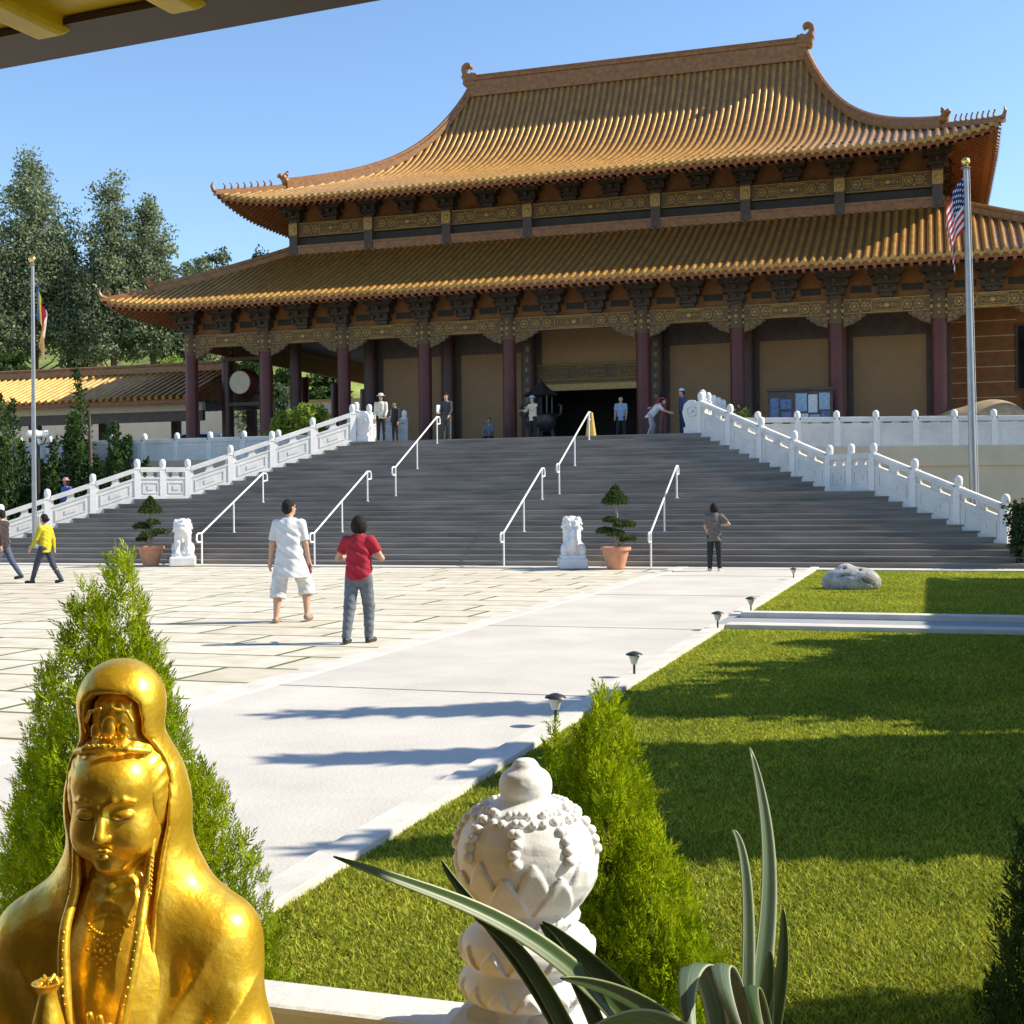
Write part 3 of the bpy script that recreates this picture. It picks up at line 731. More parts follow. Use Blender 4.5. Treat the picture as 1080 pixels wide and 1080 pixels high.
# carved lintel over the door
b = MB(); b.box(XC - 2.45, XC + 2.3, Yw - .13, Yw - .01, 6.57, 7.45)
lt = tpart('door_lintel', b, m_beam)
g = MB()
for z in (6.62, 6.78, 7.40): g.tube([(XC - 2.4, Yw - .15, z), (XC + 2.25, Yw - .15, z)], .03, 4)
for k in range(3):
    c = XC - 1.65 + k * 1.58
    g.tube([(c + .6 * sx, Yw - .15, 7.09 + .2 * sz) for sx, sz in ((-1, -1), (1, -1), (1, 1), (-1, 1), (-1, -1))], .02, 4)
    for q in range(5): spiral(g, c - .44 + q * .22, 7.09, .09, 1.4, 1 if q % 2 else -1, Yw - .15, .017, n=9)
tpart('lintel_carving', g, m_gilt, lt)
b = MB(); b.box(XC - 2.2, XC + 2.0, Yw - .5, Yw - .14, 6.30, 6.56); tpart('door_canopy', b, m_gilt)
# inscribed boards hung on the two door columns
for s in (-1, 1):
    x = XC + s * 2.7; b = MB(); b.box(x - .17, x + .17, Yw - .66, Yw - .60, 5.2, 8.3); cbd = tpart('couplet_board', b, m_dkwood); g = MB(); rr_ = random.Random(3 + s)
    for k in range(7):
        zc = 8.05 - k * .42
        for q in range(5):
            if q % 2: g.box(x - .09 + rr_.random() * .03, x + .09 - rr_.random() * .04, Yw - .672, Yw - .662, zc - .10 + q * .045, zc - .082 + q * .045)
            else: u_ = rr_.uniform(-.07, .07); g.box(x + u_ - .009, x + u_ + .009, Yw - .678, Yw - .673, zc - .11, zc + .08 * rr_.random() + .03)
    tpart('gilt_characters', g, m_gilt, cbd)
# porch ceiling, upper wall
b = MB(); b.box(XC - 17.0, XC + 17.0, Yf + .1, Yw + 18, 9.42, 9.5); tpart('porch_ceiling', b, m_dkwood)
b = MB(); b.box(XC - HX - .05, XC + HX + .05, Yw + .02, 67.2, 12.3, 15.15); tpart('upper_wall', b, m_soffit)
b = MB(); b.box(XC - HX, XC + HX, Yw - .20, Yw - .02, 12.75, 13.48); tpart('upper_sill', b, m_dark)
b = MB()
b.box(XC - 17.1, XC + 17.1, Yf + .06, Yf + .2, 9.05, 10.45)
b.box(XC - 17.17, XC - 17.03, Yf + .2, 70, 9.05, 10.45); b.box(XC + 17.03, XC + 17.17, Yf + .2, 70, 9.05, 10.45)
b.box(XC - 17.1, XC + 17.1, 69.9, 70.1, 8.4, 10.45)
b.box(XC - 17.2, XC - 17.0, Yf + .3, 70, 8.45, 9.04)
tpart('bracket_frieze', b, m_soffit)
for a, c in zip(cols[:-1], cols[1:]):
    n = 3 if c - a > 5 else 2
    for k in range(n):
        x = XC + a + (c - a) * (k + .5) / n; tpart('frieze_vent', MB().box(x - .36, x + .36, Yf + .03, Yf + .058, 9.25, 9.5), m_dark)
# bracket sets -----------------------------------------------------------
bk = MB()
for i, (w_, d0, z0, z1) in enumerate(((.22, .12, 0, .16), (.34, .28, .14, .30), (.30, .26, .30, .44), (.46, .42, .43, .60), (.42, .40, .60, .74), (.56, .58, .73, .92), (.5, .6, .92, 1.08))):
    bk.box(-w_, w_, -d0, .1, z0, z1)
for s in (-1, 1):
    for z, o in ((.18, .30), (.48, .44), (.8, .6)): bk.box(s * o - .05, s * o + .05, -.3 - z * .4, -.02, z, z + .16)
for z, d in ((.22, .42), (.52, .6), (.82, .8)): bk.prism([(-.02, z), (-d, z + .02), (-d - .08, z + .14), (-d + .1, z + .12), (-.02, z + .12)], -.06, .06, 'x')
bkm = bk.mesh('bracket')
def bracket(x, y, z, rz=0, s=1):
    o = link(bkm, 'bracket', m_brkt, T, (x - XC, y - TY, z - 3.9)); o.rotation_euler.z = rz; o.scale = (s,) * 3; return o
bo = sorted(set(cols[:-1] + [17.1] + [(a + c) / 2 for a, c in zip(cols[:-1], cols[1:]) if c - a < 5] + [-.9, .9]))
for c in bo: bracket(XC + c, Yf - .1, 9.04)
ubo = [c for c in bo if abs(c) <= 13.5]
for c in ubo: bracket(XC + c, Yw - .2, 14.15, s=1.12)
for y in (50.9, 52.7, 54.5, 56.3): bracket(XC - 17.1, y, 9.04, -PI / 2); 
for y in (53.9, 55.7, 57.5): bracket(XC + 13.5, y, 14.15, PI / 2, 1.12); bracket(XC - 13.5, y, 14.15, -PI / 2, 1.12)

# temple furniture ----------------------------------------------------------
t = thing('incense_burner', 'large dark bronze incense burner standing in front of the temple door', 'incense burner', (-14.3, 48.0, 3.9))
b = MB(); b.lathe([(.35, .55), (.55, .7), (.62, .95), (.55, 1.15), (.62, 1.22)], 20); b.build('bowl', m_bronze, t, smooth=True)
for a in range(3):
    an = a * 2 * PI / 3 + .5; MB().tube([(.4 * math.cos(an), .4 * math.sin(an), .7), (.5 * math.cos(an), .5 * math.sin(an), .3), (.42 * math.cos(an), .42 * math.sin(an), 0)], [.1, .08, .1], 8).build('leg', m_bronze, t, smooth=True)
for s in (-1, 1): MB().tube([(s * .58, 0, 1.1), (s * .8, 0, 1.2), (s * .82, 0, 1.5), (s * .7, 0, 1.55)], .05, 6).build('handle', m_bronze, t, smooth=True)
MB().lathe([(.6, 1.9), (.75, 1.92), (.4, 2.15), (.12, 2.4), (.05, 2.55)], 6).build('canopy', m_bronze, t)
for a in range(4): an = a * PI / 2 + PI / 4; MB().tube([(.5 * math.cos(an), .5 * math.sin(an), 1.15), (.5 * math.cos(an), .5 * math.sin(an), 1.95)], .035, 6).build('canopy_post', m_bronze, t)

bx = V(843, 440, 47.6)
t = thing('notice_board', 'dark glazed notice board with pale blue posters on the terrace by the right columns', 'notice board', (bx.x, 47.9, 3.9))
b = MB(); b.box(-1.15, 1.15, -.05, .05, .45, 1.75); b.box(-1.2, 1.2, -.12, .1, 1.75, 1.85); b.build('frame', m_dkwood, t, bevel=.01)
for s in (-1, 1): MB().box(s * 1.0 - .05, s * 1.0 + .05, -.05, .05, 0, .45).build('leg', m_dkwood, t)
pc = [mat('poster_pale_blue', (.30, .42, .55), .5, var=.35, scale=9), mat('poster_blue', (.10, .16, .30), .5, var=.5, scale=7), mat('poster_white', (.6, .63, .65), .5, var=.2, scale=12)]
for i, (x0, x1, z0, z1, k) in enumerate(((-1.05, -.75, .8, 1.5, 1), (-.7, -.3, 1.1, 1.45, 1), (-.68, -.3, .6, 1.0, 1), (-.15, .25, 1.0, 1.65, 0), (.3, .62, .95, 1.6, 2), (.68, 1.05, 1.05, 1.65, 0), (-.15, .3, .55, .92, 2), (.36, .7, .55, .88, 0), (.75, 1.05, .55, 1.0, 1))):
    MB().box(x0, x1, -.06, -.052, z0, z1).build('poster', pc[k], t)
# drum hung in the left porch
dx = V(257, 404, 51.2)
t = thing('temple_drum', 'big cream skinned drum hanging in a dark frame in the leftmost porch bay', 'drum', (dx.x, 51.2, dx.z))
a = np.linspace(0, 2 * PI, 33)
b = MB(); b.prism([(.5 * math.cos(x), .5 * math.sin(x)) for x in a[:-1]], -.35, -.33); b.build('drum_skin', mat('drum_skin', (.62, .54, .40), .7, var=.08), t)
b = MB(); k = MB()
pr = [(.50, -.34), (.53, -.33), (.62, -.1), (.64, .1), (.62, .4), (.52, .6)]
vv = [(r * math.cos(x), y, r * math.sin(x)) for r, y in pr for x in a[:-1]]; b.add(vv, [(j * 32 + i, j * 32 + (i + 1) % 32, (j + 1) * 32 + (i + 1) % 32, (j + 1) * 32 + i) for j in range(5) for i in range(32)]); b.build('drum_shell', m_colm, t, smooth=True)
b = MB()
for s in (-1, 1): b.box(s * .85 - .07, s * .85 + .07, 0, .2, -dx.z + 3.9, 1.0)
b.box(-1.1, 1.1, -.02, .22, 1.0, 1.15); b.box(-.8, .8, 0, .2, -1.0, -.85); b.build('stand', m_dkwood, t)

# ------------------------------------------------------------------ left gallery
GY = 51.0
t = thing('gallery', 'low covered gallery left of the temple with orange tile roof and dark posts', 'gallery building')
xr = XC - 17.6; xl = -66
b = MB(); ev, rg = 6.45, 8.0
b.add([(xl, GY - 1.2, ev), (xr, GY - 1.2, ev), (xr, GY + 2.6, rg), (xl, GY + 2.6, rg), (xr, GY + 6.2, ev), (xl, GY + 6.2, ev)], [(0, 1, 2, 3), (3, 2, 4, 5)])
b.add([(xr - .001, GY - 1.1, ev - .02), (xr - .001, GY + 2.6, rg - .02), (xr - .001, GY + 6.1, ev - .02)], [(0, 1, 2)])
rf = b.build('roof', m_tile_d, t)
b = MB()
for x in np.arange(xl, xr + .01, .36):
    for (y0, y1) in ((GY - 1.25, GY + 2.6), (GY + 6.25, GY + 2.6)): b.tube([(x, y0, ev + .02), (x, y1, rg + .02)], .1, 6)
b.build('tile_rows', m_tile, rf, smooth=True); b = MB(); b.box(xl, xr, GY + 2.4, GY + 2.8, rg, rg + .28); b.tube([(xl, GY + 2.6, rg + .34), (xr, GY + 2.6, rg + .34)], .12, 8); b.build('ridge', m_ridge, rf)
MB().box(xl, xr, GY - 1.1, GY - .95, ev - .22, ev - .02).build('eave_board', m_rafter, t)
MB().box(xl, xr, GY - .3, GY, 5.95, 6.32).build('fascia_beam', m_beige, t)
MB().box(xl, xr, GY - .25, GY - .02, 5.5, 5.949).build('lintel', m_dkwood, t)
MB().box(xl, xr, GY - .1, GY + 5.2, 6.33, 6.38).build('ceiling', m_dkwood, t)
for x in np.arange(xr - .5, xl, -4.2):
    MB().box(x - .22, x + .22, GY - .3, GY - .01, 3.4, 5.49).build('post', m_dkwood, t); MB().box(x - .2, x + .2, GY + 4.9, GY + 5.2, 3.4, 6.3).build('post', m_dkwood, t)

# right side hall seen past the last column
t = thing('side_hall', 'orange brick side hall with a dark window behind the last right column', 'building')
m_or = mat('orange_brick', (.27, .105, .03), .6, var=.25, scale=2.5, bump=.2)
b = MB(); wall_open(b, -.6, 14, 56.0, 3.4, 12.0, .4, [(3.35, 5.5, 6.1, 8.6)]); wl = b.build('wall', m_or, t)
b = MB()
for z in np.arange(3.9, 9, .62): b.box(-.6, 3.3, 55.985, 56.01, z, z + .035); b.box(5.6, 14, 55.985, 56.01, z, z + .035)
b.build('mortar_band', mat('mortar', (.6, .5, .35), .8), wl)
wf = MB().box(3.35, 5.5, 56.1, 56.13, 6.1, 8.6).build('window', m_glass, t)
b = MB(); b.box(3.25, 3.35, 55.95, 56.2, 6.0, 8.7); b.box(5.5, 5.6, 55.95, 56.2, 6.0, 8.7); b.box(3.35, 5.5, 55.95, 56.2, 6.0, 6.1); b.box(3.35, 5.5, 55.95, 56.2, 8.6, 8.7); b.box(4.4, 4.45, 56.04, 56.1, 6.1, 8.6); b.build('frame', m_dkwood, wf)
b = MB(); b.add([(1, 54.6, 11.7), (15, 54.6, 11.7), (15, 61, 14), (1, 61, 14), (15, 67, 11.7), (1, 67, 11.7)], [(0, 1, 2, 3), (3, 2, 4, 5)]); rf = b.build('roof', m_tile_d, t)
b = MB(); [b.tube([(x, 54.5, 11.72), (x, 61, 14.02)], .1, 6) for x in np.arange(1.1, 15, .36)]; b.build('tile_rows', m_tile, rf, smooth=True)
b = MB(); b.box(-.6, -.2, 56.4, 66, 3.4, 11.9); b.box(13.6, 14, 56.4, 66, 3.4, 11.9); b.box(-.2, 13.6, 65.6, 66, 3.4, 11.9); b.build('side_wall', m_or, t)
# tan stone mound in front of it
v = Vol((-2.2, -1, -.1), (2.2, 1, 1.5), .08)
v.ell((0, 0, .3), (1.9, .7, .8), .2).ell((.4, .1, .6), (1.0, .5, .7), .3)
t = v.build('stone_mound', mat('tan_stone', (.40, .30, .18), .9, var=.25, scale=4, bump=.5)); t.location = (1.7, 49.0, 3.9); tag(t, 'tan stone mound behind the white balustrade at the far right', 'rock')

# parked car beyond the gallery
def car(loc, rz, label):
    t = thing('parked_car', label, 'car', loc, rz)
    v = Vol((-2.4, -1, 0), (2.4, 1, 1.6), .05)
    v.box((0, 0, .58), (2.15, .82, .28), .05, rnd=.14); v.box((-.15, 0, .95), (1.25, .72, .36), .12, rnd=.25)
    for x in (-1.35, 1.35):
        for y in (-.85, .85): v.cone((x, y - .2, .33), (x, y + .2, .33), .36, op='s', k=.01)
    v.build('body', mat('white_car_paint', (.8, .8, .8), .25, var=.02, coat=.6), t)
    for y in (-1, 1):
        b = MB(); b.prism([(-1.25, .88), (.85, .88), (.45, 1.22), (-.95, 1.22)], y * .70, y * .765); b.build('window', m_glass, t)
    b = MB(); b.add([(.98, -.62, .9), (.98, .62, .9), (.70, .55, 1.24), (.70, -.55, 1.24)], [(0, 1, 2, 3)]); b.build('windscreen', m_glass, t)
    for x in (-1.35, 1.35):
        for y in (-.75, .75):
            w = MB(); vv = [(x + r * math.cos(a), y + yy, .33 + r * math.sin(a)) for r, yy in ((.2, -.11), (.32, -.1), (.32, .1), (.2, .11)) for a in np.linspace(0, 2 * PI, 17)[:-1]]
            w.add(vv, [(j * 16 + i, j * 16 + (i + 1) % 16, (j + 1) * 16 + (i + 1) % 16, (j + 1) * 16 + i) for j in range(3) for i in range(16)]); wh = w.build('wheel', m_black, t, smooth=True)
            r = MB(); r.add([(x + .2 * math.cos(a), y + (.1 if y > 0 else -.1), .33 + .2 * math.sin(a)) for a in np.linspace(0, 2 * PI, 17)[:-1]], [tuple(range(16))]); r.build('rim', m_metal, wh)
    for y in (-.6, .6): MB().sph((2.08, y, .66), .12, 8, 6, (.5, 1.2, .8)).build('headlight', m_whmetal, t, smooth=True)
    return t
cp = V(237, 457, 64)
sheet('parking_lot', [(-90, 57.5), (XC - 18.5, 57.5), (XC - 18.5, 76), (-90, 76)], 4.3, mat('pale_asphalt', (.55, .52, .46), .9, var=.08, scale=1))
car((cp.x, 62, 4.31), rad(8), 'white car parked beyond the open left bays of the temple')
# backing wall of the lot (bright beige, seen between the gallery posts)
t = thing('boundary_wall', 'sunlit beige wall behind the gallery and parked car', 'wall'); MB().seg((-95, 75), (-31, 75), .3, 4, 8.2).build('wall', m_beige, t); MB().seg((-95, 75), (-31, 75), .45, 8.201, 8.35).build('coping', m_tile, t)
# ------------------------------------------------------------------ vegetation
def leaf_mat(name, c, c2, trans=.3, isl=.35, rough=.55, scale=3):
    return mat(name, c, rough, var=0, scale=scale, island=isl, trans=trans, col2=c2, spec=.12)
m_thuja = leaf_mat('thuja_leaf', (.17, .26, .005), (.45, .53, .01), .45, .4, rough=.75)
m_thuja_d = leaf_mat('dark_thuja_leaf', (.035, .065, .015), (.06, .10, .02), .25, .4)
m_jun = leaf_mat('juniper_leaf', (.030, .065, .018), (.07, .12, .03), .25, .4)
m_tree = leaf_mat('tree_leaf', (.13, .17, .09), (.27, .32, .18), .3, .45, scale=.6)
m_tree2 = leaf_mat('grey_tree_leaf', (.09, .12, .06), (.15, .18, .10), .3, .4, scale=.6)
m_bush = leaf_mat('bright_bush_leaf', (.16, .24, .03), (.26, .34, .05), .4, .35)
m_bons = leaf_mat('bonsai_leaf', (.045, .075, .022), (.09, .125, .035), .25, .35)
m_cyp = leaf_mat('cypress_leaf', (.03, .055, .018), (.05, .08, .03), .2, .3)

def rand_dirs(n, zb=0.0):
    v = rng.normal(size=(n, 3)); v[:, 2] += zb; return v / np.linalg.norm(v, axis=1)[:, None]
def leaves(P, size, zb=.0, asp=.5, jitter=.4, droop=None):
    """P (n,3): one kinked rhombus leaf per point"""
    n = len(P); d = rand_dirs(n, zb) if droop is None else droop; r = rand_dirs(n); s = np.cross(d, r); s /= np.linalg.norm(s, axis=1)[:, None]
    L = size * (1 + jitter * (rng.random(n) - .5) * 2)[:, None]
    v = np.stack([P, P + d * L * .5 + s * L * asp * .5, P + d * L, P + d * L * .5 - s * L * asp * .5], 1).reshape(-1, 3)
    return v, np.arange(n * 4).reshape(n, 4)
def foliage(name, P, size, m, parent, zb=0., asp=.5):
    v, f = leaves(P, size, zb, asp); return link(np_mesh(name, v, f), name, m, parent)
def sprays(P, out, size, up=.9, n_leaf=9):
    """fan-like flattened sprays growing outward/up from P"""
    n = len(P); d = out * (1 - up) + np.array([0, 0, 1.0]) * up + rng.normal(size=(n, 3)) * .28; d /= np.linalg.norm(d, axis=1)[:, None]
    s = np.cross(d, rand_dirs(n)); s /= np.linalg.norm(s, axis=1)[:, None]
    L = (size * (.6 + .8 * rng.random(n)))[:, None]; V = []; q = n_leaf
    for i in range(q):
        t = i / (q - 1); side = (-1) ** i; sp_ = .55 * (1 - .7 * t)
        a = P + d * L * t * .75 + rng.normal(size=(n, 3)) * size * .03
        dd = d * (.45 + .55 * t) + s * side * sp_ ; dd /= np.linalg.norm(dd, axis=1)[:, None]
        nn = np.cross(dd, np.cross(s, d)); nn /= np.linalg.norm(nn, axis=1)[:, None]
        ll = L * (.42 - .12 * t); V.append(np.stack([a, a + dd * ll * .5 + nn * ll * .12, a + dd * ll, a + dd * ll * .5 - nn * ll * .12], 1))
    v = np.stack(V, 1).reshape(-1, 3); return v, np.arange(len(v)).reshape(-1, 4)
def thuja(name, label, loc, lobes, n, m, size=.075, cat='conifer shrub', group=None):
    """lobes: (dx, dy, base z, top z, max radius)"""
    t = thing(name, label, cat, loc, group=group)
    tot = sum(l[4] * (l[3] - l[2]) for l in lobes); Vs = []; Fs = []; k = 0
    for (dx, dy, z0, z1, r) in lobes:
        c = int(n * r * (z1 - z0) / tot); u = rng.random(c); u = 1 - (1 - u * .998) ** .6; h = z0 + (z1 - z0) * u
        prof = np.clip((1 - u), 0, 1) ** .72 * np.clip(u * 9 + .45, 0, 1); a = rng.random(c) * 2 * PI
        bump = 1 + .16 * np.sin(3 * a + h * 7 + dx * 9) + .10 * np.sin(7 * a - h * 19) + .10 * np.sin(h * 31 + a * 2)
        dep = 1 - .45 * rng.random(c) ** 2.2
        rr = r * prof * bump * dep
        P = np.stack([dx + rr * np.cos(a), dy + rr * np.sin(a), h], 1); out = np.stack([np.cos(a), np.sin(a), np.zeros(c)], 1)
        v, f = sprays(P, out, size, .78); Vs.append(v); Fs.append(f + k); k += len(v)
    link(np_mesh('foliage', np.concatenate(Vs), np.concatenate(Fs)), 'foliage', m, t)
    b = MB()
    for (dx, dy, z0, z1, r) in lobes: b.tube([(dx * .3, dy * .3, 0), (dx, dy, z0 + .1), (dx, dy, z0 + (z1 - z0) * .8)], [.03 + r * .06, .025 + r * .05, .006], 6)
    b.build('trunk', m_bark, t, smooth=True)
    return t
p = D(128, 600, 4.0); ztop = D(125, 590, 4.0).z
thuja('thuja_shrub', 'bright green thuja with two side shoots directly behind the golden statue', (p.x, p.y, 0),
      [(0, 0, .02, ztop + .05, .27), (.08, 0, .02, ztop - .22, .31), (.22, .05, .02, ztop - .62, .32), (-.27, .0, .25, ztop - .30, .15), (-.22, .05, .02, ztop - .66, .22), (-.45, .15, .02, ztop - .62, .20), (-.05, -.1, .6, ztop - .06, .2)], 27000, m_thuja, .050)
p = D(640, 720, 3.75); ztop = D(637, 722, 3.75).z
thuja('thuja_shrub', 'green thuja with several pointed tips behind the white carved finial', (p.x, p.y, 0),
      [(0, 0, .02, ztop, .27), (-.07, 0, .1, ztop - .10, .16), (-.17, .05, .1, ztop - .11, .09), (.14, -.1, .05, ztop - .36, .27), (.25, -.15, .02, ztop - .62, .24), (.02, -.1, .2, ztop - .2, .2)], 19000, m_thuja, .046)
p = D(1125, 900, 3.9)
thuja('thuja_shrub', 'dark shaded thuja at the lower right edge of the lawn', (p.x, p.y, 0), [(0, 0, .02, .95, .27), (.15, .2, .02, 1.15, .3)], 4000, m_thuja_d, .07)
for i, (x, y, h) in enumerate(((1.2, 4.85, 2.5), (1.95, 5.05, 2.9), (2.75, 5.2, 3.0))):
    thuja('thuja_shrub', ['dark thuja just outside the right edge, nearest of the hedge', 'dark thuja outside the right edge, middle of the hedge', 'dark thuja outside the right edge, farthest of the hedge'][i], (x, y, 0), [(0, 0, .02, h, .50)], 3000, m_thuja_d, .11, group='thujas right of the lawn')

# grass blades ------------------------------------------------------------
n = 520000
u = rng.random(n); dist = 3.6 * (34 / 3.6) ** (u ** 1.15)
px = rng.uniform(-.42, .47, n); X = dist * (RT.x * px + fw0.x); Y = dist * (RT.y * px + fw0.y)
ok = (Y < YS - .9) & ~((Y > 17.5) & (Y < 19.5)) & (X > PXR + .21 - .03 * rng.random(n)) & (Y > .9) & ~((X > -1.6) & (X < -.4) & (Y < 2.4)); X, Y, dist = X[ok], Y[ok], dist[ok]; n = len(X)
h = rng.uniform(.012, .032, n); wd = rng.uniform(.0022, .0045, n) * (1 + dist * .09); a = rng.random(n) * 2 * PI; lean = rng.normal(0, .018, (n, 2))
P = np.stack([X, Y, np.zeros(n)], 1); s = np.stack([np.cos(a), np.sin(a), np.zeros(n)], 1) * wd[:, None]; tip = P + np.stack([lean[:, 0], lean[:, 1], h], 1)
v = np.stack([P - s, P + s, tip], 1).reshape(-1, 3)
m_blade = mat('grass_blade', (.205, .255, .018), .7, var=0, scale=.7, island=.55, trans=.35, col2=(.43, .44, .038), spec=.3)
tag(link(np_mesh('grass', v, np.arange(3 * n).reshape(n, 3)), 'grass', m_blade), 'short mown lawn grass, bright where the sun reaches it', 'grass', kind='stuff')

# trees ---------------------------------------------------------------------
def tree(name, label, loc, h, crown, n, leaf, m, group=None, zb=.0, clumps=60, csize=.14, trunk=.25, z0=.22, tops=1, cat='tree'):
    """crown: list of ellipsoids (dx,dy,z,rx,rz); leaves gathered in clumps inside"""
    t = thing(name, label, cat, loc, group=group)
    C = []; w_ = np.array([c[3] ** 2 * c[4] for c in crown]); w_ = w_ / w_.sum()
    for (dx, dy, z, rx, rz_), k in zip(crown, (w_ * clumps).astype(int) + 2):
        d = rand_dirs(k); r = rng.random(k) ** .42
        C.append(np.stack([dx + d[:, 0] * rx * r, dy + d[:, 1] * rx * r, z + d[:, 2] * rz_ * r], 1))
    C = np.concatenate(C); cs = csize * h * rng.uniform(.6, 1.25, len(C)); idx = rng.integers(0, len(C), n)
    d = rand_dirs(n); rr = rng.random(n) ** .5; P = C[idx] + d * (rr * cs[idx])[:, None] * np.array([1, 1, .75])
    P = P[P[:, 2] > z0 * h * .5]
    foliage('crown', P, leaf, m, t, zb, .6)
    b = MB(); r0 = trunk; b.tube([(0, 0, -.3), (h * .01, 0, h * .3), (-h * .01, 0, h * .6), (0, 0, h * .9)], [r0, r0 * .8, r0 * .45, r0 * .1], 8)
    for c in C[:: max(1, len(C) // 26)]:
        zz = max(.15 * h, c[2] - .6 * math.hypot(c[0], c[1]) - .03 * h); b.tube([(0, 0, zz), (c[0] * .5, c[1] * .5, (zz + c[2]) / 2 - .02 * h), tuple(c)], [r0 * .3, r0 * .18, r0 * .05], 5)
    b.build('trunk', m_bark, t, smooth=True)
    return t
# hillside
def hill_z(x, y):
    s = np.clip((y - 76) / 40, 0, 1.6); e = np.clip((-x - 30) / 24, 0, 1); return 3.2 + 18 * s ** 1.1 * (.22 + .78 * e) + 1.1 * np.sin(x * .13 + y * .07) * s + .6 * np.sin(x * .31 - y * .19) * s
gx = np.linspace(-170, 60, 90); gy = np.linspace(75.5, 190, 60); GX, GYY = np.meshgrid(gx, gy, indexing='ij')
GZ = hill_z(GX, np.minimum(GYY, 130)) ; v = np.stack([GX, GYY, GZ], 2).reshape(-1, 3)
i, jj = np.meshgrid(np.arange(89), np.arange(59), indexing='ij'); q = (i * 60 + jj).ravel()
tag(link(np_mesh('hillside', v, np.stack([q, q + 60, q + 61, q + 1], 1), True), 'hillside', m_hill), kind='structure')
def on_hill(px, Y): 
    r = ray(px, 400); x = Y * r.x / r.y; return x, Y, float(hill_z(np.array(x), np.array(Y)))
def htree(px, Y, ytop, rpx, label, m=None, n=9000, shape='poplar', group='trees on the hillside behind the temple', name='broadleaf_tree', clumps=90):
    x, y, z = on_hill(px, Y); top = V(px, ytop, Y).z; h = top - z; r = rpx * Y * 1.1 / F
    if shape == 'poplar': cr = [(0, 0, h * .46, r, h * .27), (r * .1, 0, h * .62, r * .80, h * .26), (-r * .08, 0, h * .82, r * .40, h * .17), (0, 0, h * .92, r * .22, h * .10)]
    elif shape == 'round': cr = [(0, 0, h * .62, r, h * .38), (r * .4, 0, h * .5, r * .7, h * .3)]
    else: cr = [(0, 0, h * .5, r, h * .4), (-r * .6, 0, h * .6, r * .4, h * .2), (r * .5, 0, h * .75, r * .3, h * .2)]
    return tree(name, label, (x, y, z - .1), h, cr, int(n * 3), .25 if Y < 100 else .3, m or m_tree, group, zb=.1, clumps=int(clumps * 3), csize=.05, trunk=.3, z0=.22 if shape != 'poplar' else .6)
htree(35, 84, 146, 62, 'tallest tree at the far left, behind the left flagpole', n=16000, clumps=150)
htree(118, 86, 178, 42, 'tall tree with a full top, second from the left on the hill', n=11000, clumps=110)
htree(160, 88, 196, 36, 'tall narrow tree nearest to the temple roof corner', n=9000, clumps=90)
htree(-22, 80, 215, 45, 'tree cut by the left edge of the picture', n=7000)
htree(85, 92, 290, 24, 'lower tree filling the gap between the two tallest trees', n=6000)
htree(205, 90, 268, 30, 'low tree just above the left corner of the lower roof', n=5000, shape='round')
htree(228, 100, 262, 32, 'small pale round tree left of the upper roof', m_tree2, 4000, 'round', clumps=60)
htree(272, 100, 246, 12, 'thin dark treetop in three points beside the upper storey', m_cyp, 1100, 'spiky', clumps=24)
htree(290, 101, 256, 12, 'small dark treetop touching the upper storey wall', m_cyp, 900, 'spiky', clumps=20)
htree(10, 79, 362, 26, 'dark low tree on the slope above the gallery roof at far left', m_jun, 5000, 'round')
htree(185, 78.5, 372, 26, 'low green bush on the slope beside the first column', m_bush, 3500, 'round', name='hill_bush')
htree(300, 79, 385, 22, 'dark tree on the slope seen under the porch beam, left of the tan wall', m_jun, 5000, 'round')
htree(262, 80, 372, 26, 'dark tree on the slope seen behind the hanging drum', m_jun, 5000, 'round')
htree(345, 80, 380, 24, 'dark tree on the slope hidden partly by the tan porch wall', m_jun, 4000, 'round')
# trees seen through the left bays
for px, Y, yt, r, lab, mm in ((297, 72, 402, 13, 'small tree seen between the second and third column', m_tree2), (262, 73, 418, 16, 'small dark tree below the hanging drum', m_tree)):
    q = V(px, yt, Y); tree('small_tree', lab, (q.x, Y, 3.9), q.z - 3.9, [(0, 0, (q.z - 3.9) * .6, r * Y / F, (q.z - 3.9) * .4)], 2500, .2, mm, 'small trees behind the temple porch', csize=.1, clumps=30, trunk=.12)
# bright bushes beside the left stair rail
for px, Y, yt, r, n_, lab in ((325, 44.2, 421, 17, 2600, 'bright yellow green bush above the left stair balustrade, nearest the third column'), (298, 44.6, 436, 15, 1800, 'small bright green bush above the left stair balustrade, left of the taller one')):
    q = V(px, yt, Y); h_ = q.z - 3.4; tree('leafy_bush', lab, (q.x, Y, 3.4), h_, [(0, 0, h_ * .6, r * Y / F, h_ * .4)], n_, .16, m_bush, 'bright bushes beside the stairs', csize=.16, clumps=22, trunk=.05, zb=.5)
q = V(787, 437, 44); tree('leafy_bush', 'small flowering potted bush behind the upper right stair balustrade', (q.x, 44, 3.4), q.z - 3.4 + .1, [(0, 0, (q.z - 3.4) * .6, .5, (q.z - 3.4) * .45)], 900, .13, m_bush, csize=.2, clumps=14, trunk=.04, zb=.5)

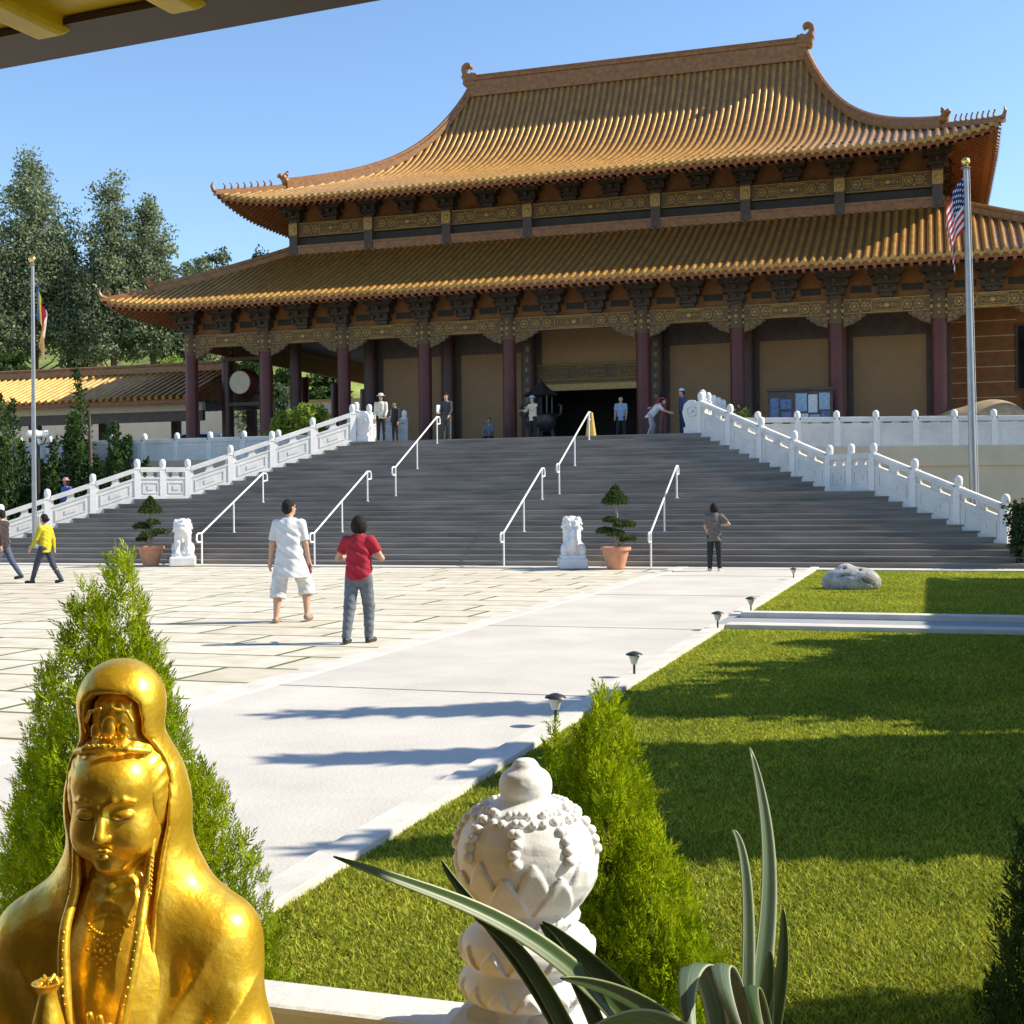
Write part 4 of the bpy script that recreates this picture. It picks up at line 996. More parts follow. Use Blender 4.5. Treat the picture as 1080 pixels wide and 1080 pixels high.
# twisted junipers left of the stairs
def juniper(loc, h, r, n, label, spikes=9, m=None):
    t = thing('juniper_tree', label, 'juniper', loc, group='dark junipers left of the stairs'); Ps = []; b = MB()
    b.tube([(0, 0, 0), (.1, 0, h * .4), (0, .1, h * .75)], [.16, .12, .03], 8)
    for k in range(spikes):
        a = rng.random() * 2 * PI; rr = r * math.sqrt(rng.random()) * .8; top = h * (1 - .45 * (rr / r) ** 1.2) * rng.uniform(.75, 1.0) if k else h
        if k == 0: rr = 0
        x0, y0 = rr * math.cos(a), rr * math.sin(a); lean = rng.normal(0, .10 * h, 2); w_ = r * rng.uniform(.26, .40)
        c = n // spikes; u = rng.random(c) ** .8; an = rng.random(c) * 2 * PI + u * 7; rad_ = 1.25 * w_ * (1 - u) ** .55 * np.clip(u * 5 + .5, 0, 1) * (1 - .4 * rng.random(c) ** 2) * (1 + .2 * np.sin(an * 2))
        Ps.append(np.stack([x0 + lean[0] * u * u + rad_ * np.cos(an), y0 + lean[1] * u * u + rad_ * np.sin(an), top * (.06 + .94 * u)], 1))
        b.tube([(0, 0, h * .1), (x0 * .8, y0 * .8, top * .35), (x0 + lean[0] * .6, y0 + lean[1] * .6, top * .8)], [.07, .05, .01], 5)
    foliage('foliage', np.concatenate(Ps), .19, m or m_jun, t, .9, .4); b.build('trunk', m_bark, t, smooth=True); return t
for px, Y, yt, r, n_, sp_, lab in ((8, 39.5, 418, 1.5, 9000, 11, 'big dark juniper at the left edge behind the stair balustrade'), (92, 41.2, 388, 1.25, 9000, 9, 'tall juniper with upswept shoots left of the terrace balustrade'),
                                (48, 40.2, 462, 1.0, 5000, 8, 'low juniper beside the globe lamp and flagpole'), (118, 40.2, 446, .9, 4000, 6, 'squat dark juniper next to the stair landing'), (-30, 41, 425, 1.5, 5000, 9, 'dark juniper outside the left edge')):
    q = V(px, yt, Y); juniper((q.x, Y, 0), q.z, r, n_, lab, sp_)
# dark clipped shrub at the right foot of the stairs
q = G(1070, 598, 0); t = tree('clipped_shrub', 'dark narrow shrub at the foot of the right stair balustrade', (V(1071, 560, 33.4).x, 33.6, 0), 1.75, [(.15, 0, .95, .27, .8)], 3500, .09, m_cyp, csize=.14, clumps=50, trunk=.06)
q = V(1082, 515, 36); tree('leafy_bush', 'bright bush behind the lowest right balustrade post', (q.x + .5, 36, 0), 2.0, [(0, 0, 1.3, .5, .7)], 1500, .13, m_bush, csize=.2, clumps=20, trunk=.05)

# trees and hall right of the lawn, whose shade falls across it
SL = Vector((SUNAZ.x, SUNAZ.y))
def cyp(x, y, h, r, label, n=5200):
    u = rng.random(n); u = 1 - np.sqrt(1 - u); a = rng.random(n) * 2 * PI; rr = r * (1 - u) ** .6 * np.clip(u * 7 + .5, 0, 1) * (1 - .5 * rng.random(n) ** 1.6) * (1 + .25 * np.sin(3 * a + u * 20))
    t = thing('conifer_tree', label, 'conifer', (x, y, 0), group='conifers right of the lawn'); P = np.stack([rr * np.cos(a), rr * np.sin(a), .25 + (h - .25) * u], 1)
    foliage('foliage', P, .24, m_cyp, t, .5, .5); MB().tube([(0, 0, 0), (0, 0, h * .8)], [.12, .02], 8).build('trunk', m_bark, t, smooth=True)
TX = 3.2
for c, h, r, lab in ((11.6, 7.4, .5, 'tallest conifer right of the lawn, nearest the side gallery'), (9.5, 6.6, .42, 'slim conifer right of the lawn, second in its row'), (8.7, 5.4, .55, 'conifer right of the lawn, third in its row'), (7.9, 4.9, .6, 'conifer right of the lawn, fourth in its row'), (7.05, 5.4, .42, 'conifer right of the lawn, last in its row')):
    cyp(TX, c + .398 * TX, h, r, lab, 9000)
for c, x, h, r, lab in ((9.4, 4.6, 5.2, .8, 'squat conifer behind the second of the lawn row'),  (7.5, 4.6, 5.6, .8, 'squat conifer behind the last of the lawn row')):
    cyp(x, c + .398 * x, h, r, lab)
for c, x, h, r, lab in ((12.15, 3.5, 5.3, 1.25, 'round leafy tree at the near corner of the side gallery'), (14.0, 3.3, 4.5, 1.2, 'round leafy tree in front of the side gallery, second from the viewer'), (16.2, 3.2, 4.1, 1.1, 'round leafy tree in front of the side gallery, third from the viewer')):
    tree('leafy_tree', lab, (x, c + .398 * x, 0), h, [(0, 0, h - r * 1.0, r, r), (0, -.3, h * .45, r * 1.1, h * .3)], 9000, .22, m_tree, 'leafy trees beside the side gallery', csize=.1, clumps=60, trunk=.14)
t = thing('side_gallery', 'covered side gallery with orange tiled roof along the right edge of the lawn', 'gallery building')
y0, y1 = 12.9, 31.4
m_gal = m_colm
b = MB(); b.add([(4.15, y0, 3.65), (4.15, y1, 3.65), (6.9, y1, 5.75), (6.9, y0, 5.75), (9.6, y1, 3.65), (9.6, y0, 3.65)], [(0, 3, 2, 1), (3, 5, 4, 2)]); b.add([(4.3, y0 + .05, 3.6), (6.9, y0 + .05, 5.6), (9.5, y0 + .05, 3.6)], [(0, 1, 2)]); b.add([(4.3, y1 - .05, 3.6), (6.9, y1 - .05, 5.6), (9.5, y1 - .05, 3.6)], [(0, 1, 2)]); rf = b.build('roof', m_tile_d, t)
b = MB()
for y in np.arange(y0 + .15, y1, .32): b.tube([(4.1, y, 3.66), (6.9, y, 5.77), (9.65, y, 3.66)], .09, 6)
b.build('tile_rows', m_tile, rf); MB().box(6.75, 7.05, y0, y1, 5.75, 6.1).build('ridge', m_ridge, rf)
MB().box(6.9, 7.2, y0 + .4, y1 - .4, 0, 5.4).build('wall', m_wall, t)
for y in np.arange(y0 + .6, y1, 3.0): MB().lathe([(.18, 0), (.16, 3.6)], 12, (4.8, y, 0)).build('post', m_gal, t, smooth=True, angle=30)
MB().box(4.7, 4.9, y0 + .4, y1 - .4, 3.2, 3.6).build('beam', m_beam, t)
# ------------------------------------------------------------------ props
# flagpoles
def flagpole(x, y, z0, ztop, r, label, lean=0):
    t = thing('flagpole', label, 'flagpole', (x, y, z0)); h = ztop - z0
    MB().tube([(0, 0, 0), (0, 0, h * .5), (0, 0, h)], [r, r * .85, r * .6], 14).build('pole', m_metal, t, smooth=True, angle=50)
    MB().lathe([(r * .6, h), (r * 1.3, h + .03), (r * .5, h + .08)], 12).build('truck', m_metal, t); MB().sph((0, 0, h + .2), .12, 16, 10).build('ball', m_gold, t, smooth=True)
    MB().lathe([(r * 2.4, 0), (r * 2.4, .05), (r * 1.2, .12)], 16).build('base', m_metal, t); MB().tube([(r + .02, -.02, 1.2), (r * .6 + .03, -.02, h)], .006, 4).build('halyard', m_whmetal, t); t.rotation_euler.y = lean; return t
q = V(1027, 500, 38); zt = V(1021, 178, 38).z; flagpole(q.x + .02, 38, .0, zt, .115, 'tall grey flagpole right of the stairs carrying the striped flag', -.016)
fp = V(1021, 185, 38)
q = V(36, 540, 34.0); zl = V(38, 280, 34.0).z; flagpole(q.x, 34.0, .45, zl, .075, 'thin pale flagpole at the far left in front of the stair balustrade', .006); fl_ = V(38, 300, 34.0)
def flag(name, label, top, hoist, fly, m, sgn, spread, seed=0, amp=.07):
    nu, nv = 44, 26; v = []; uv = []
    for j in range(nv + 1):
        for i in range(nu + 1):
            u = i / nu; w_ = j / nv
            s = fly * u; drop = s * (.9 - .25 * math.exp(-3 * u)) ; hx = spread * (1 - math.exp(-2.6 * u)) * (1 - .5 * w_ * u)
            f = amp * math.sin(u * 11 + w_ * 2.2 + seed) * min(1, u * 4) + amp * .6 * math.sin(u * 23 + 1.7 * w_ + seed)
            v.append((sgn * (hx + .5 * f), -.12 * u + f, -hoist * w_ * (1 - .12 * u) - drop * .95)); uv.append((u, 1 - w_))
    F_ = [(j * (nu + 1) + i, j * (nu + 1) + i + 1, (j + 1) * (nu + 1) + i + 1, (j + 1) * (nu + 1) + i) for j in range(nv) for i in range(nu)]
    me = bpy.data.meshes.new(name); me.from_pydata(v, [], F_); l = me.uv_layers.new(name='uv')
    for lp in me.loops: l.data[lp.index].uv = uv[lp.vertex_index]
    me.shade_smooth(); o = link(me, name, m); o.location = top; return tag(o, label, 'flag')
def us_mat():
    m = bpy.data.materials.new('striped_flag'); m.use_nodes = True; t = m.node_tree; N = t.nodes; L = t.links; p = N['Principled BSDF']
    uvn = N.new('ShaderNodeUVMap'); uvn.uv_map = 'uv'; sx = N.new('ShaderNodeSeparateXYZ'); L.new(uvn.outputs[0], sx.inputs[0])
    def mth(op, a, b=None, c=None):
        n = N.new('ShaderNodeMath'); n.operation = op
        for i, q in enumerate((a, b, c)):
            if q is None: continue
            if isinstance(q, (int, float)): n.inputs[i].default_value = q
            else: L.new(q, n.inputs[i])
        return n.outputs[0]
    s = mth('MODULO', mth('FLOOR', mth('MULTIPLY', sx.outputs[1], 12.999)), 2.0)
    def mix(f, a, b):
        n = N.new('ShaderNodeMix'); n.data_type = 'RGBA'; L.new(f, n.inputs[0])
        for k, q in ((6, a), (7, b)):
            if isinstance(q, tuple): n.inputs[k].default_value = q
            else: L.new(q, n.inputs[k])
        return n.outputs[2]
    stripes = mix(s, (.50, .025, .04, 1), (.78, .78, .78, 1))
    cant = mth('MULTIPLY', mth('LESS_THAN', sx.outputs[0], .4), mth('GREATER_THAN', sx.outputs[1], 6 / 13))
    # star field: offset rows of small dots
    su = mth('MULTIPLY', sx.outputs[0], 15.0); sv = mth('MULTIPLY', mth('SUBTRACT', sx.outputs[1], 6 / 13), 18.5)
    fu = mth('SUBTRACT', mth('FRACT', su), .5); fv = mth('SUBTRACT', mth('FRACT', sv), .5)
    chk = mth('MODULO', mth('ADD', mth('FLOOR', su), mth('FLOOR', sv)), 2.0)
    r = mth('ADD', mth('MULTIPLY', fu, fu), mth('MULTIPLY', fv, fv)); star = mth('MULTIPLY', mth('LESS_THAN', r, .14), chk)
    blue = mix(star, (.02, .035, .13, 1), (.75, .75, .78, 1)); col = mix(cant, stripes, blue); L.new(col, p.inputs[0]); p.inputs['Roughness'].default_value = .8
    tr = N.new('ShaderNodeBsdfTranslucent'); L.new(col, tr.inputs[0]); mx = N.new('ShaderNodeMixShader'); mx.inputs[0].default_value = .35
    L.new(p.outputs[0], mx.inputs[1]); L.new(tr.outputs[0], mx.inputs[2]); L.new(mx.outputs[0], N['Material Output'].inputs[0]); return m
def bands_mat():
    m = bpy.data.materials.new('banded_flag'); m.use_nodes = True; t = m.node_tree; N = t.nodes; L = t.links; p = N['Principled BSDF']
    uvn = N.new('ShaderNodeUVMap'); uvn.uv_map = 'uv'; sx = N.new('ShaderNodeSeparateXYZ'); L.new(uvn.outputs[0], sx.inputs[0])
    cr = N.new('ShaderNodeValToRGB'); cr.color_ramp.interpolation = 'CONSTANT'; e = cr.color_ramp.elements
    cols_ = [(.05, .12, .45), (.80, .62, .05), (.60, .03, .06), (.82, .82, .80), (.85, .38, .04)]
    e[0].color = (*cols_[0], 1); e[1].position = .1667; e[1].color = (*cols_[1], 1)
    for i in (2, 3, 4): x = e.new(i / 6); x.color = (*cols_[i], 1)
    x = e.new(.8333); x.color = (.75, .5, .3, 1)
    L.new(sx.outputs[0], cr.inputs[0]); L.new(cr.outputs[0], p.inputs[0])
    tr = N.new('ShaderNodeBsdfTranslucent'); L.new(cr.outputs[0], tr.inputs[0]); mx = N.new('ShaderNodeMixShader'); mx.inputs[0].default_value = .6
    L.new(p.outputs[0], mx.inputs[1]); L.new(tr.outputs[0], mx.inputs[2]); L.new(mx.outputs[0], N['Material Output'].inputs[0]); return m
flag('hanging_flag', 'limp red and white striped flag with a starred blue corner on the right flagpole', (fp.x - .05, 37.97, fp.z), 1.45, 1.75, us_mat(), -1, .62, .3, .06)
flag('hanging_flag', 'limp yellow, red, white and orange banded flag on the left flagpole', (fl_.x + .06, 33.95, fl_.z), 1.0, 2.0, bands_mat(), 1, .42, 1.4, .06)

# globe lamp left
q = V(40, 455, 39.2); t = thing('globe_lamp', 'lamp post with a cluster of white globes beside the left flagpole', 'street lamp', (q.x, 39.2, 0)); h = q.z
MB().tube([(0, 0, 0), (0, 0, h - .35)], .06, 10).build('pole', m_black, t, smooth=True)
m_globe = mat('white_globe', (.85, .85, .82), .25, var=.02)
for a in range(4):
    an = a * PI / 2 + .4; x, y = .28 * math.cos(an), .28 * math.sin(an)
    MB().tube([(0, 0, h - .5), (x * .7, y * .7, h - .45), (x, y, h - .25)], .025, 6).build('arm', m_black, t, smooth=True); MB().sph((x, y, h - .10), .145, 16, 12).build('globe', m_globe, t, smooth=True)
MB().sph((0, 0, h - .38), .13, 16, 12).build('globe', m_globe, t, smooth=True)

# white guardian lions
def lion(loc, rz, label, m):
    v = Vol((-.55, -.75, -.02), (.55, .75, 1.5), .022)
    v.box((0, 0, .13), (.42, .55, .14), .01, rnd=.03); v.box((0, 0, .30), (.36, .48, .06), .01, rnd=.03)
    v.ell((0, .18, .58), (.27, .32, .27), .05); v.cone((0, .2, .6), (0, -.12, .98), .24, .22, .06)
    for s in (-1, 1):
        v.cone((s * .17, -.2, .88), (s * .17, -.3, .42), .11, .085, .05); v.ell((s * .17, -.37, .39), (.1, .14, .065), .03)
        v.ell((s * .26, .2, .5), (.12, .26, .19), .05); v.ell((s * .26, -.02, .39), (.09, .16, .06), .03)
        for k in range(3): v.cone((s * .17 + (k - 1) * .05, -.42, .39), (s * .17 + (k - 1) * .05, -.50, .37), .032, .025, .01)
    v.ell((0, -.17, 1.13), (.29, .27, .29), .05)
    for k in range(26):      # curls of the mane
        a = k * 2.4; z = 1.36 - .018 * k; r = .285 * math.sqrt(max(.05, 1 - ((z - 1.13) / .3) ** 2)); x, y = r * math.cos(a), -.15 + r * math.sin(a)
        if y < -.26 and abs(x) < .2 and z < 1.28: continue
        v.ell((x, y, z), (.06, .06, .055), .012)
    v.ell((0, -.36, 1.12), (.19, .16, .17), .04); v.box((0, -.47, 1.05), (.12, .09, .075), .03, rnd=.04); v.ell((0, -.56, 1.10), (.05, .035, .03), .02)
    v.cone((-.09, -.58, 1.02), (.09, -.58, 1.02), .022, op='s', k=.02)
    for s in (-1, 1):
        v.ell((s * .085, -.50, 1.18), (.04, .03, .032), .012); v.cone((s * .03, -.52, 1.24), (s * .15, -.46, 1.25), .026, k=.02); v.ell((s * .22, -.25, 1.32), (.06, .05, .08), .02)
    v.ell((0, -.38, .75), (.06, .05, .07), .02); v.ell((.17, -.42, .47), (.09, .09, .09), .02)
    v.path([(0, .45, .5), (0, .55, .75), (0, .48, 1.0), (0, .38, 1.1)], [.08, .1, .09, .05], .03)
    o = v.build('stone_lion', m, smooth=2); o.location = loc; o.rotation_euler.z = rz; o.scale = (.86, .86, .95); return tag(o, label, 'lion statue')
q = V(191, 592, 32.3); lion((q.x, 32.4, .02), rad(31), 'sunlit white stone lion beside the left potted tree', m_whitec)
q = V(603, 596, 32.3); lion((q.x, 32.4, .02), rad(-160), 'shaded white stone lion beside the right potted tree', m_whitec)

# bonsai pots
def bonsai(px, label, h, seed):
    r_ = np.random.default_rng(seed); q = V(px, 590, 32.2); t = thing('potted_bonsai', label, 'potted tree', (q.x, 32.25, .02), group='potted trees at the foot of the stairs')
    MB().lathe([(.22, 0), (.34, .46), (.39, .47), (.39, .55), (.33, .55), (.31, .50), (.02, .49)], 24).build('pot', m_terra, t, smooth=True, angle=35)
    s = 1 if seed % 2 else -1
    pts = [(0, 0, .45), (.06 * s, 0, .7), (-.06 * s, .02, 1.0), (.04 * s, 0, 1.35), (0, 0, h - .25)]; b = MB().tube(pts, [.06, .055, .045, .035, .015], 8)
    pads = [(0, 0, h - .27, .36, .27), (.24 * s, .0, 1.08, .28, .11), (-.26 * s, .05, .92, .26, .10), (.05, -.2, .86, .24, .09), (.3 * s, .1, .72, .22, .08), (-.12 * s, -.05, 1.2, .2, .09)]
    P = []
    for (x, y, z, r, hh) in pads:
        n_ = int(5200 * r * hh * 13); d = rand_dirs(n_); d[:, 2] = np.abs(d[:, 2]) * (1 if hh > .2 else .9); rr = r_.random(n_) ** .3
        pr = 1 - .75 * d[:, 2:3] if hh > .2 else 1.0
        Q = d * rr[:, None] * np.array([r, r, hh * 1.7 if hh > .2 else hh * 1.3]); Q[:, :2] *= pr; P.append(Q + np.array([x, y, z - (.12 if hh > .2 else 0)])); b.tube([(0, 0, z - .18), (x, y, z)], [.03, .012], 5)
    foliage('foliage', np.concatenate(P), .062, m_bons, t, .6, .45); b.build('trunk', mat('pale_bark', (.3, .25, .2), .9), t, smooth=True); return t
bonsai(158, 'left cloud pruned bonsai in a terracotta pot beside the sunlit lion', 1.9, 4)
bonsai(649, 'right cloud pruned bonsai in a terracotta pot near the grey lion', 2.05, 5)

# rock on the lawn
v = Vol((-.85, -.6, -.1), (.85, .6, .75), .028)
v.ell((0, 0, .15), (.66, .42, .36), .1).ell((-.12, 0, .36), (.24, .22, .22), .05).ell((.28, -.1, .26), (.3, .25, .22), .06)
for k in range(16):
    a = rng.random() * 6; v.cone((rng.uniform(-.5, .6), rng.uniform(-.45, .1), rng.uniform(.1, .5)), (rng.uniform(-.4, .6), rng.uniform(-.45, .1), rng.uniform(.1, .5)), .035, .02, .03, 's')
o = v.build('rock', mat('pale_rock', (.38, .37, .37), .9, var=.4, scale=6, bump=.7, bscale=16)); q = G(897, 622); o.location = (q.x, q.y + .3, 0); o.scale = (.85,) * 3; tag(o, 'pale pitted rock lying on the lawn in front of the stairs', 'rock')

# path lights
for i, (px, py, lab) in enumerate(((586, 768, 'nearest black path light, beside the tip of the thuja'), (669, 716, 'path light second from the viewer on the lawn edge'), (757, 666, 'path light at the near corner of the crossing walk'), (792, 648, 'path light just past the crossing walk'), (837, 612, 'farthest small path light on the lawn edge'))):
    q = G(px, py); t = thing('path_light', lab, 'path light', (q.x, q.y, 0), group='black path lights along the lawn edge'); h = .235
    MB().tube([(0, 0, 0), (0, 0, h - .08)], .012, 8).build('stake', m_black, t, smooth=True); MB().lathe([(.028, h - .09), (.055, h - .01), (.05, h)], 12).build('lens', m_glass if 0 else mat('lamp_lens', (.5, .5, .45), .3), t, smooth=True)
    MB().lathe([(.085, h), (.075, h + .015), (.02, h + .035)], 14).build('cap', m_black, t, smooth=True)

# ------------------------------------------------------------------ own pavilion: eave, floor, balustrade
t = thing('pavilion', 'viewing pavilion whose brown eave beam and yellow rafters cross the top left corner', 'pavilion')
ze = 2.62
a = CAM + ray(0, 67) * ((ze - HC) / ray(0, 67).z); b_ = CAM + ray(365, 0) * ((ze - HC) / ray(365, 0).z); dv = (b_ - a); dv.z = 0; dv.normalize(); nv = Vector((dv.y, -dv.x, 0))   # nv points towards the viewer
A0 = a - dv * 1.2; A1 = a + dv * 5.0; A0.z = A1.z = 0
A1e = A1.copy()
m_fas = mat('brown_eave_paint', (.065, .04, .034), .6, var=.15, scale=5); m_yel = mat('yellow_rafter_paint', (.78, .55, .03), .5, var=.25, scale=6)
def slab(o0, o1, z0, z1, m, name, parent, a0=None, a1=None, slope=0, bevel=0):
    p = a0 or A0; q = a1 or A1; mb = MB(); pts = [p + nv * o0, q + nv * o0, q + nv * o1, p + nv * o1]
    zs = [z0, z0, z0 + slope, z0 + slope]; zt = [z1, z1, z1 + slope, z1 + slope]
    mb.add([(v.x, v.y, z) for v, z in zip(pts, zs)] + [(v.x, v.y, z) for v, z in zip(pts, zt)], [(3, 2, 1, 0), (4, 5, 6, 7), (0, 1, 5, 4), (1, 2, 6, 5), (2, 3, 7, 6), (3, 0, 4, 7)]); return mb.build(name, m, parent, bevel=bevel)
slab(.0, .11, ze, ze + .012, m_fas, 'eave_beam', t); slab(-.03, -.003, ze + .002, ze + .11, m_fas, 'fascia_board', t); slab(.0, 4.6, ze + .014, ze + .04, m_yel, 'ceiling', t, slope=.12)
for k in range(9):
    c = A0 + dv * (1.12 + (k - 2) * .30); 
    mb = MB(); n0 = nv; L0, L1 = .075, 2.6; w_ = .036; prf = [(L0, .0), (L0 + .008, -.016), (L0 + .03, -.028), (L0 + .08, -.028), (L1, -.03 + .07), (L1, .0 + .07), (L0, .04)]
    vv = [(*(c + n0 * u + dv * s * w_).xy, ze + .012 + z) for s in (-1, 1) for u, z in prf]; m7 = 7
    mb.add(vv, [tuple(range(m7)), tuple(range(2 * m7 - 1, m7 - 1, -1))] + [(i, m7 + i, m7 + (i + 1) % m7, (i + 1) % m7) for i in range(m7)]); mb.build('rafter', m_yel, t, bevel=.012)
mb = MB(); pts = [A0 + nv * -.1, A1 + nv * -.1, A1 + nv * 4.7, A0 + nv * 4.7]; mb.add([(v.x, v.y, z) for v, z in zip(pts, (ze + .12, ze + .12, ze + 1.2, ze + 1.2))] + [(v.x, v.y, z + .12) for v, z in zip(pts, (ze + .12, ze + .12, ze + 1.2, ze + 1.2))], [(3, 2, 1, 0), (4, 5, 6, 7), (0, 1, 5, 4), (1, 2, 6, 5), (2, 3, 7, 6), (3, 0, 4, 7)]); mb.build('roof', m_tile_d, t)
MB().box(-6.2, 3.6, -2.75, -2.6, 0, 3.6).build('added_back_wall', m_dkwood, t); MB().box(-6.2, -6.05, -2.6, 1.6, 0, 3.3).build('side_wall', m_dkwood, t)  # unseen dark walls added behind the viewer to dim the golden statue's reflections
m_floor = mat('pavilion_floor', (.20, .17, .15), .7, var=.15, scale=2)
MB().box(-6, 3.5, -4, 2.02, -.1, .12).build('floor', m_floor, t)
for x, y in ((-3.0, -.2), (3.2, -2.2)): MB().lathe([(.16, .12), (.15, 2.7)], 16, (x, y, 0)).build('column', m_colm, t, smooth=True, angle=30)

# near white rail and carved finial post
RLY = 2.25; zr = .80
t = thing('parapet', 'low white stone parapet rail behind the golden statue', 'balustrade'); MB().box(-4.2, -.83, RLY - .06, RLY + .07, zr - .09, zr).build('rail', m_white, t, bevel=.012)
MB().box(-4.2, -.84, RLY - .04, RLY + .045, .0, zr - .092).build('panel', m_white, t)
b = MB(); [b.box(-4.15 + .95 * k, -3.35 + .95 * k, RLY - .055, RLY - .041, .25, .6) for k in range(3)]; b.build('relief', m_white, t)
pc_ = D(555, 900, 2.3); FXC, FYC = pc_.x, pc_.y
S = 2.3 / F; zy = lambda y: HC - (y - 529.6) * S
prof = [(0, 800), (9, 801), (14, 806), (15, 810), (24, 815), (28, 824), (28, 833), (26, 840), (32, 845), (48, 852), (61, 863), (70, 877), (73.5, 892), (73.5, 906), (70, 922), (63, 938), (56, 948), (52, 955), (54, 960), (55, 966), (50, 971), (45, 974), (46, 977), (56, 979), (66, 984), (69, 993), (68, 1003), (62, 1010), (56, 1015), (56, 1019), (64, 1022), (70, 1029), (71, 1036), (67, 1044), (58, 1048), (53, 1051), (52, 1062), (60, 1066)]
pr = np.array(prof, float)[::-1]; ys = np.linspace(1066, 800, 330); rr = np.interp(-ys, -pr[:, 1], pr[:, 0]); 
ker = np.ones(7) / 7; rr = np.concatenate([rr[:4], np.convolve(rr, ker, 'valid')[1:-1], rr[-4:]])[:330]; rr[-1] = .5
NT = 300; th = np.linspace(0, 2 * PI, NT, endpoint=False); Yg = ys[:, None]; A = th[None, :]
disp = np.zeros((330, NT))
# lower half of the bud: upright pointed petals in two rows
def petals(y0, y1, n, ph, amp, point=1.4):
    """y0 base (large) to y1 tip (small)"""
    t = np.clip((y0 - Yg) / (y0 - y1), 0, 1.2); f = np.abs(((A * n / (2 * PI) + ph) % 1) - .5) * 2
    edge = 1 - f ** point; inside = (t < edge) & (t > 0) & (Yg <= y0) ; d = np.clip((edge - t) * 6, 0, 1)
    return amp * np.where(inside, .55 + .45 * np.minimum(d, 1) - .35 * np.clip((edge - t) * 2.2, 0, 1) * (1 - f), 0)
disp = np.maximum(disp, petals(950, 893, 8, 0, 4.2)); disp = np.maximum(disp, petals(950, 908, 8, .5, 6.2))
disp += petals(1010, 986, 12, 0, 4.5); disp += petals(1046, 1024, 14, .3, 3.2); disp += petals(972, 957, 16, 0, 2.6, 2)
# flat facets between the curls on the upper half
up_ = np.clip((905 - Yg) / 20, 0, 1) * np.clip((Yg - 845) / 10, 0, 1); disp -= up_ * 2.2 * (1 - np.abs(((A * 8 / (2 * PI)) % 1) - .5) * 2) 
R_ = (rr[:, None] + disp) * S; Z = HC - (Yg + 0 * A - 529.6) * S
P = np.stack([FXC + R_ * np.cos(A), FYC + R_ * np.sin(A), Z], 2).reshape(-1, 3)
i, jx = np.meshgrid(np.arange(329), np.arange(NT), indexing='ij'); q = (i * NT + jx).ravel(); q2 = (i * NT + (jx + 1) % NT).ravel()
me = np_mesh('lotus_bud', P, np.stack([q, q2, q2 + NT, q + NT], 1), True)
t = thing('carved_post', 'white carved lotus bud finial on a square post in the foreground', 'stone post', (0, 0, 0))
link(me, 'lotus_bud', m_whitec, t)
b = MB(); off = PI / 8
for k in range(8):       # rows of curls running down from the knob
    a0 = 2 * PI * k / 8 + .15
    for j, yy in enumerate((850, 857, 865, 874, 883, 893)):
        r = np.interp(yy, np.array(prof)[:, 1], np.array(prof)[:, 0]) * S
        for s_ in ((-.07, .07) if j < 3 else (0,)):
            aa = a0 + s_ * (1 - j * .25) + .02 * math.sin(k * 5 + j * 3); b.sph((FXC + r * math.cos(aa), FYC + r * math.sin(aa), zy(yy)), (5.6 + .5 * j * .6) * S, 10, 8, (1, 1, .85))
for k in range(8):
    a0 = 2 * PI * (k + .5) / 8 + .15
    for yy, w_ in ((858, .16), (851, .30)):
        r = np.interp(yy, np.array(prof)[:, 1], np.array(prof)[:, 0]) * S
        for s_ in (-1, 1): b.sph((FXC + r * math.cos(a0 + s_ * w_ * .6), FYC + r * math.sin(a0 + s_ * w_ * .6), zy(yy)), 5.2 * S, 8, 6)
b.build('stone_curls', m_whitec, t, smooth=True)
b = MB(); b.cbox(FXC, FYC, (zy(1062)) / 2, .235, .235, zy(1062)); b.build('post_block', m_white, t, bevel=.01)
b = MB(); b.lathe([(.125, .8), (.118, zy(1052)), (.092, zy(1049))], 4, (FXC, FYC, 0), sq=1); b.build('post_shoulder', m_white, t)

# strap-leaved plant at bottom right, in a pot inside the pavilion
def strap_mat(name, c, edge):
    m = bpy.data.materials.new(name); m.use_nodes = True; t = m.node_tree; N = t.nodes; L = t.links; p = N['Principled BSDF']
    u = N.new('ShaderNodeUVMap'); u.uv_map = 'uv'; sx = N.new('ShaderNodeSeparateXYZ'); L.new(u.outputs[0], sx.inputs[0])
    cr = N.new('ShaderNodeValToRGB'); e = cr.color_ramp.elements; e[0].position = 0; e[0].color = (*edge, 1); e[1].position = 1; e[1].color = (*edge, 1)
    for pos, cc in ((.07, edge), (.12, c), (.45, tuple(v * .85 for v in c)), (.5, tuple(v * 1.35 for v in c)), (.55, tuple(v * .85 for v in c)), (.90, c), (.95, edge)): x = e.new(pos); x.color = (*cc, 1)
    L.new(sx.outputs[0], cr.inputs[0]); nz = N.new('ShaderNodeTexNoise'); mp = N.new('ShaderNodeMapping'); mp.inputs['Scale'].default_value = (26, 1.5, 1); L.new(u.outputs[0], mp.inputs[0]); L.new(mp.outputs[0], nz.inputs[0]); nz.inputs['Scale'].default_value = 3
    mx = N.new('ShaderNodeMix'); mx.data_type = 'RGBA'; mx.blend_type = 'OVERLAY'; mx.inputs[0].default_value = .35; L.new(cr.outputs[0], mx.inputs[6]); L.new(nz.outputs['Fac'], mx.inputs[7]); L.new(mx.outputs[2], p.inputs[0]); p.inputs['Roughness'].default_value = .4
    tr = N.new('ShaderNodeBsdfTranslucent'); L.new(mx.outputs[2], tr.inputs[0]); ms = N.new('ShaderNodeMixShader'); ms.inputs[0].default_value = .25; L.new(p.outputs[0], ms.inputs[1]); L.new(tr.outputs[0], ms.inputs[2]); L.new(ms.outputs[0], N['Material Output'].inputs[0]); return m
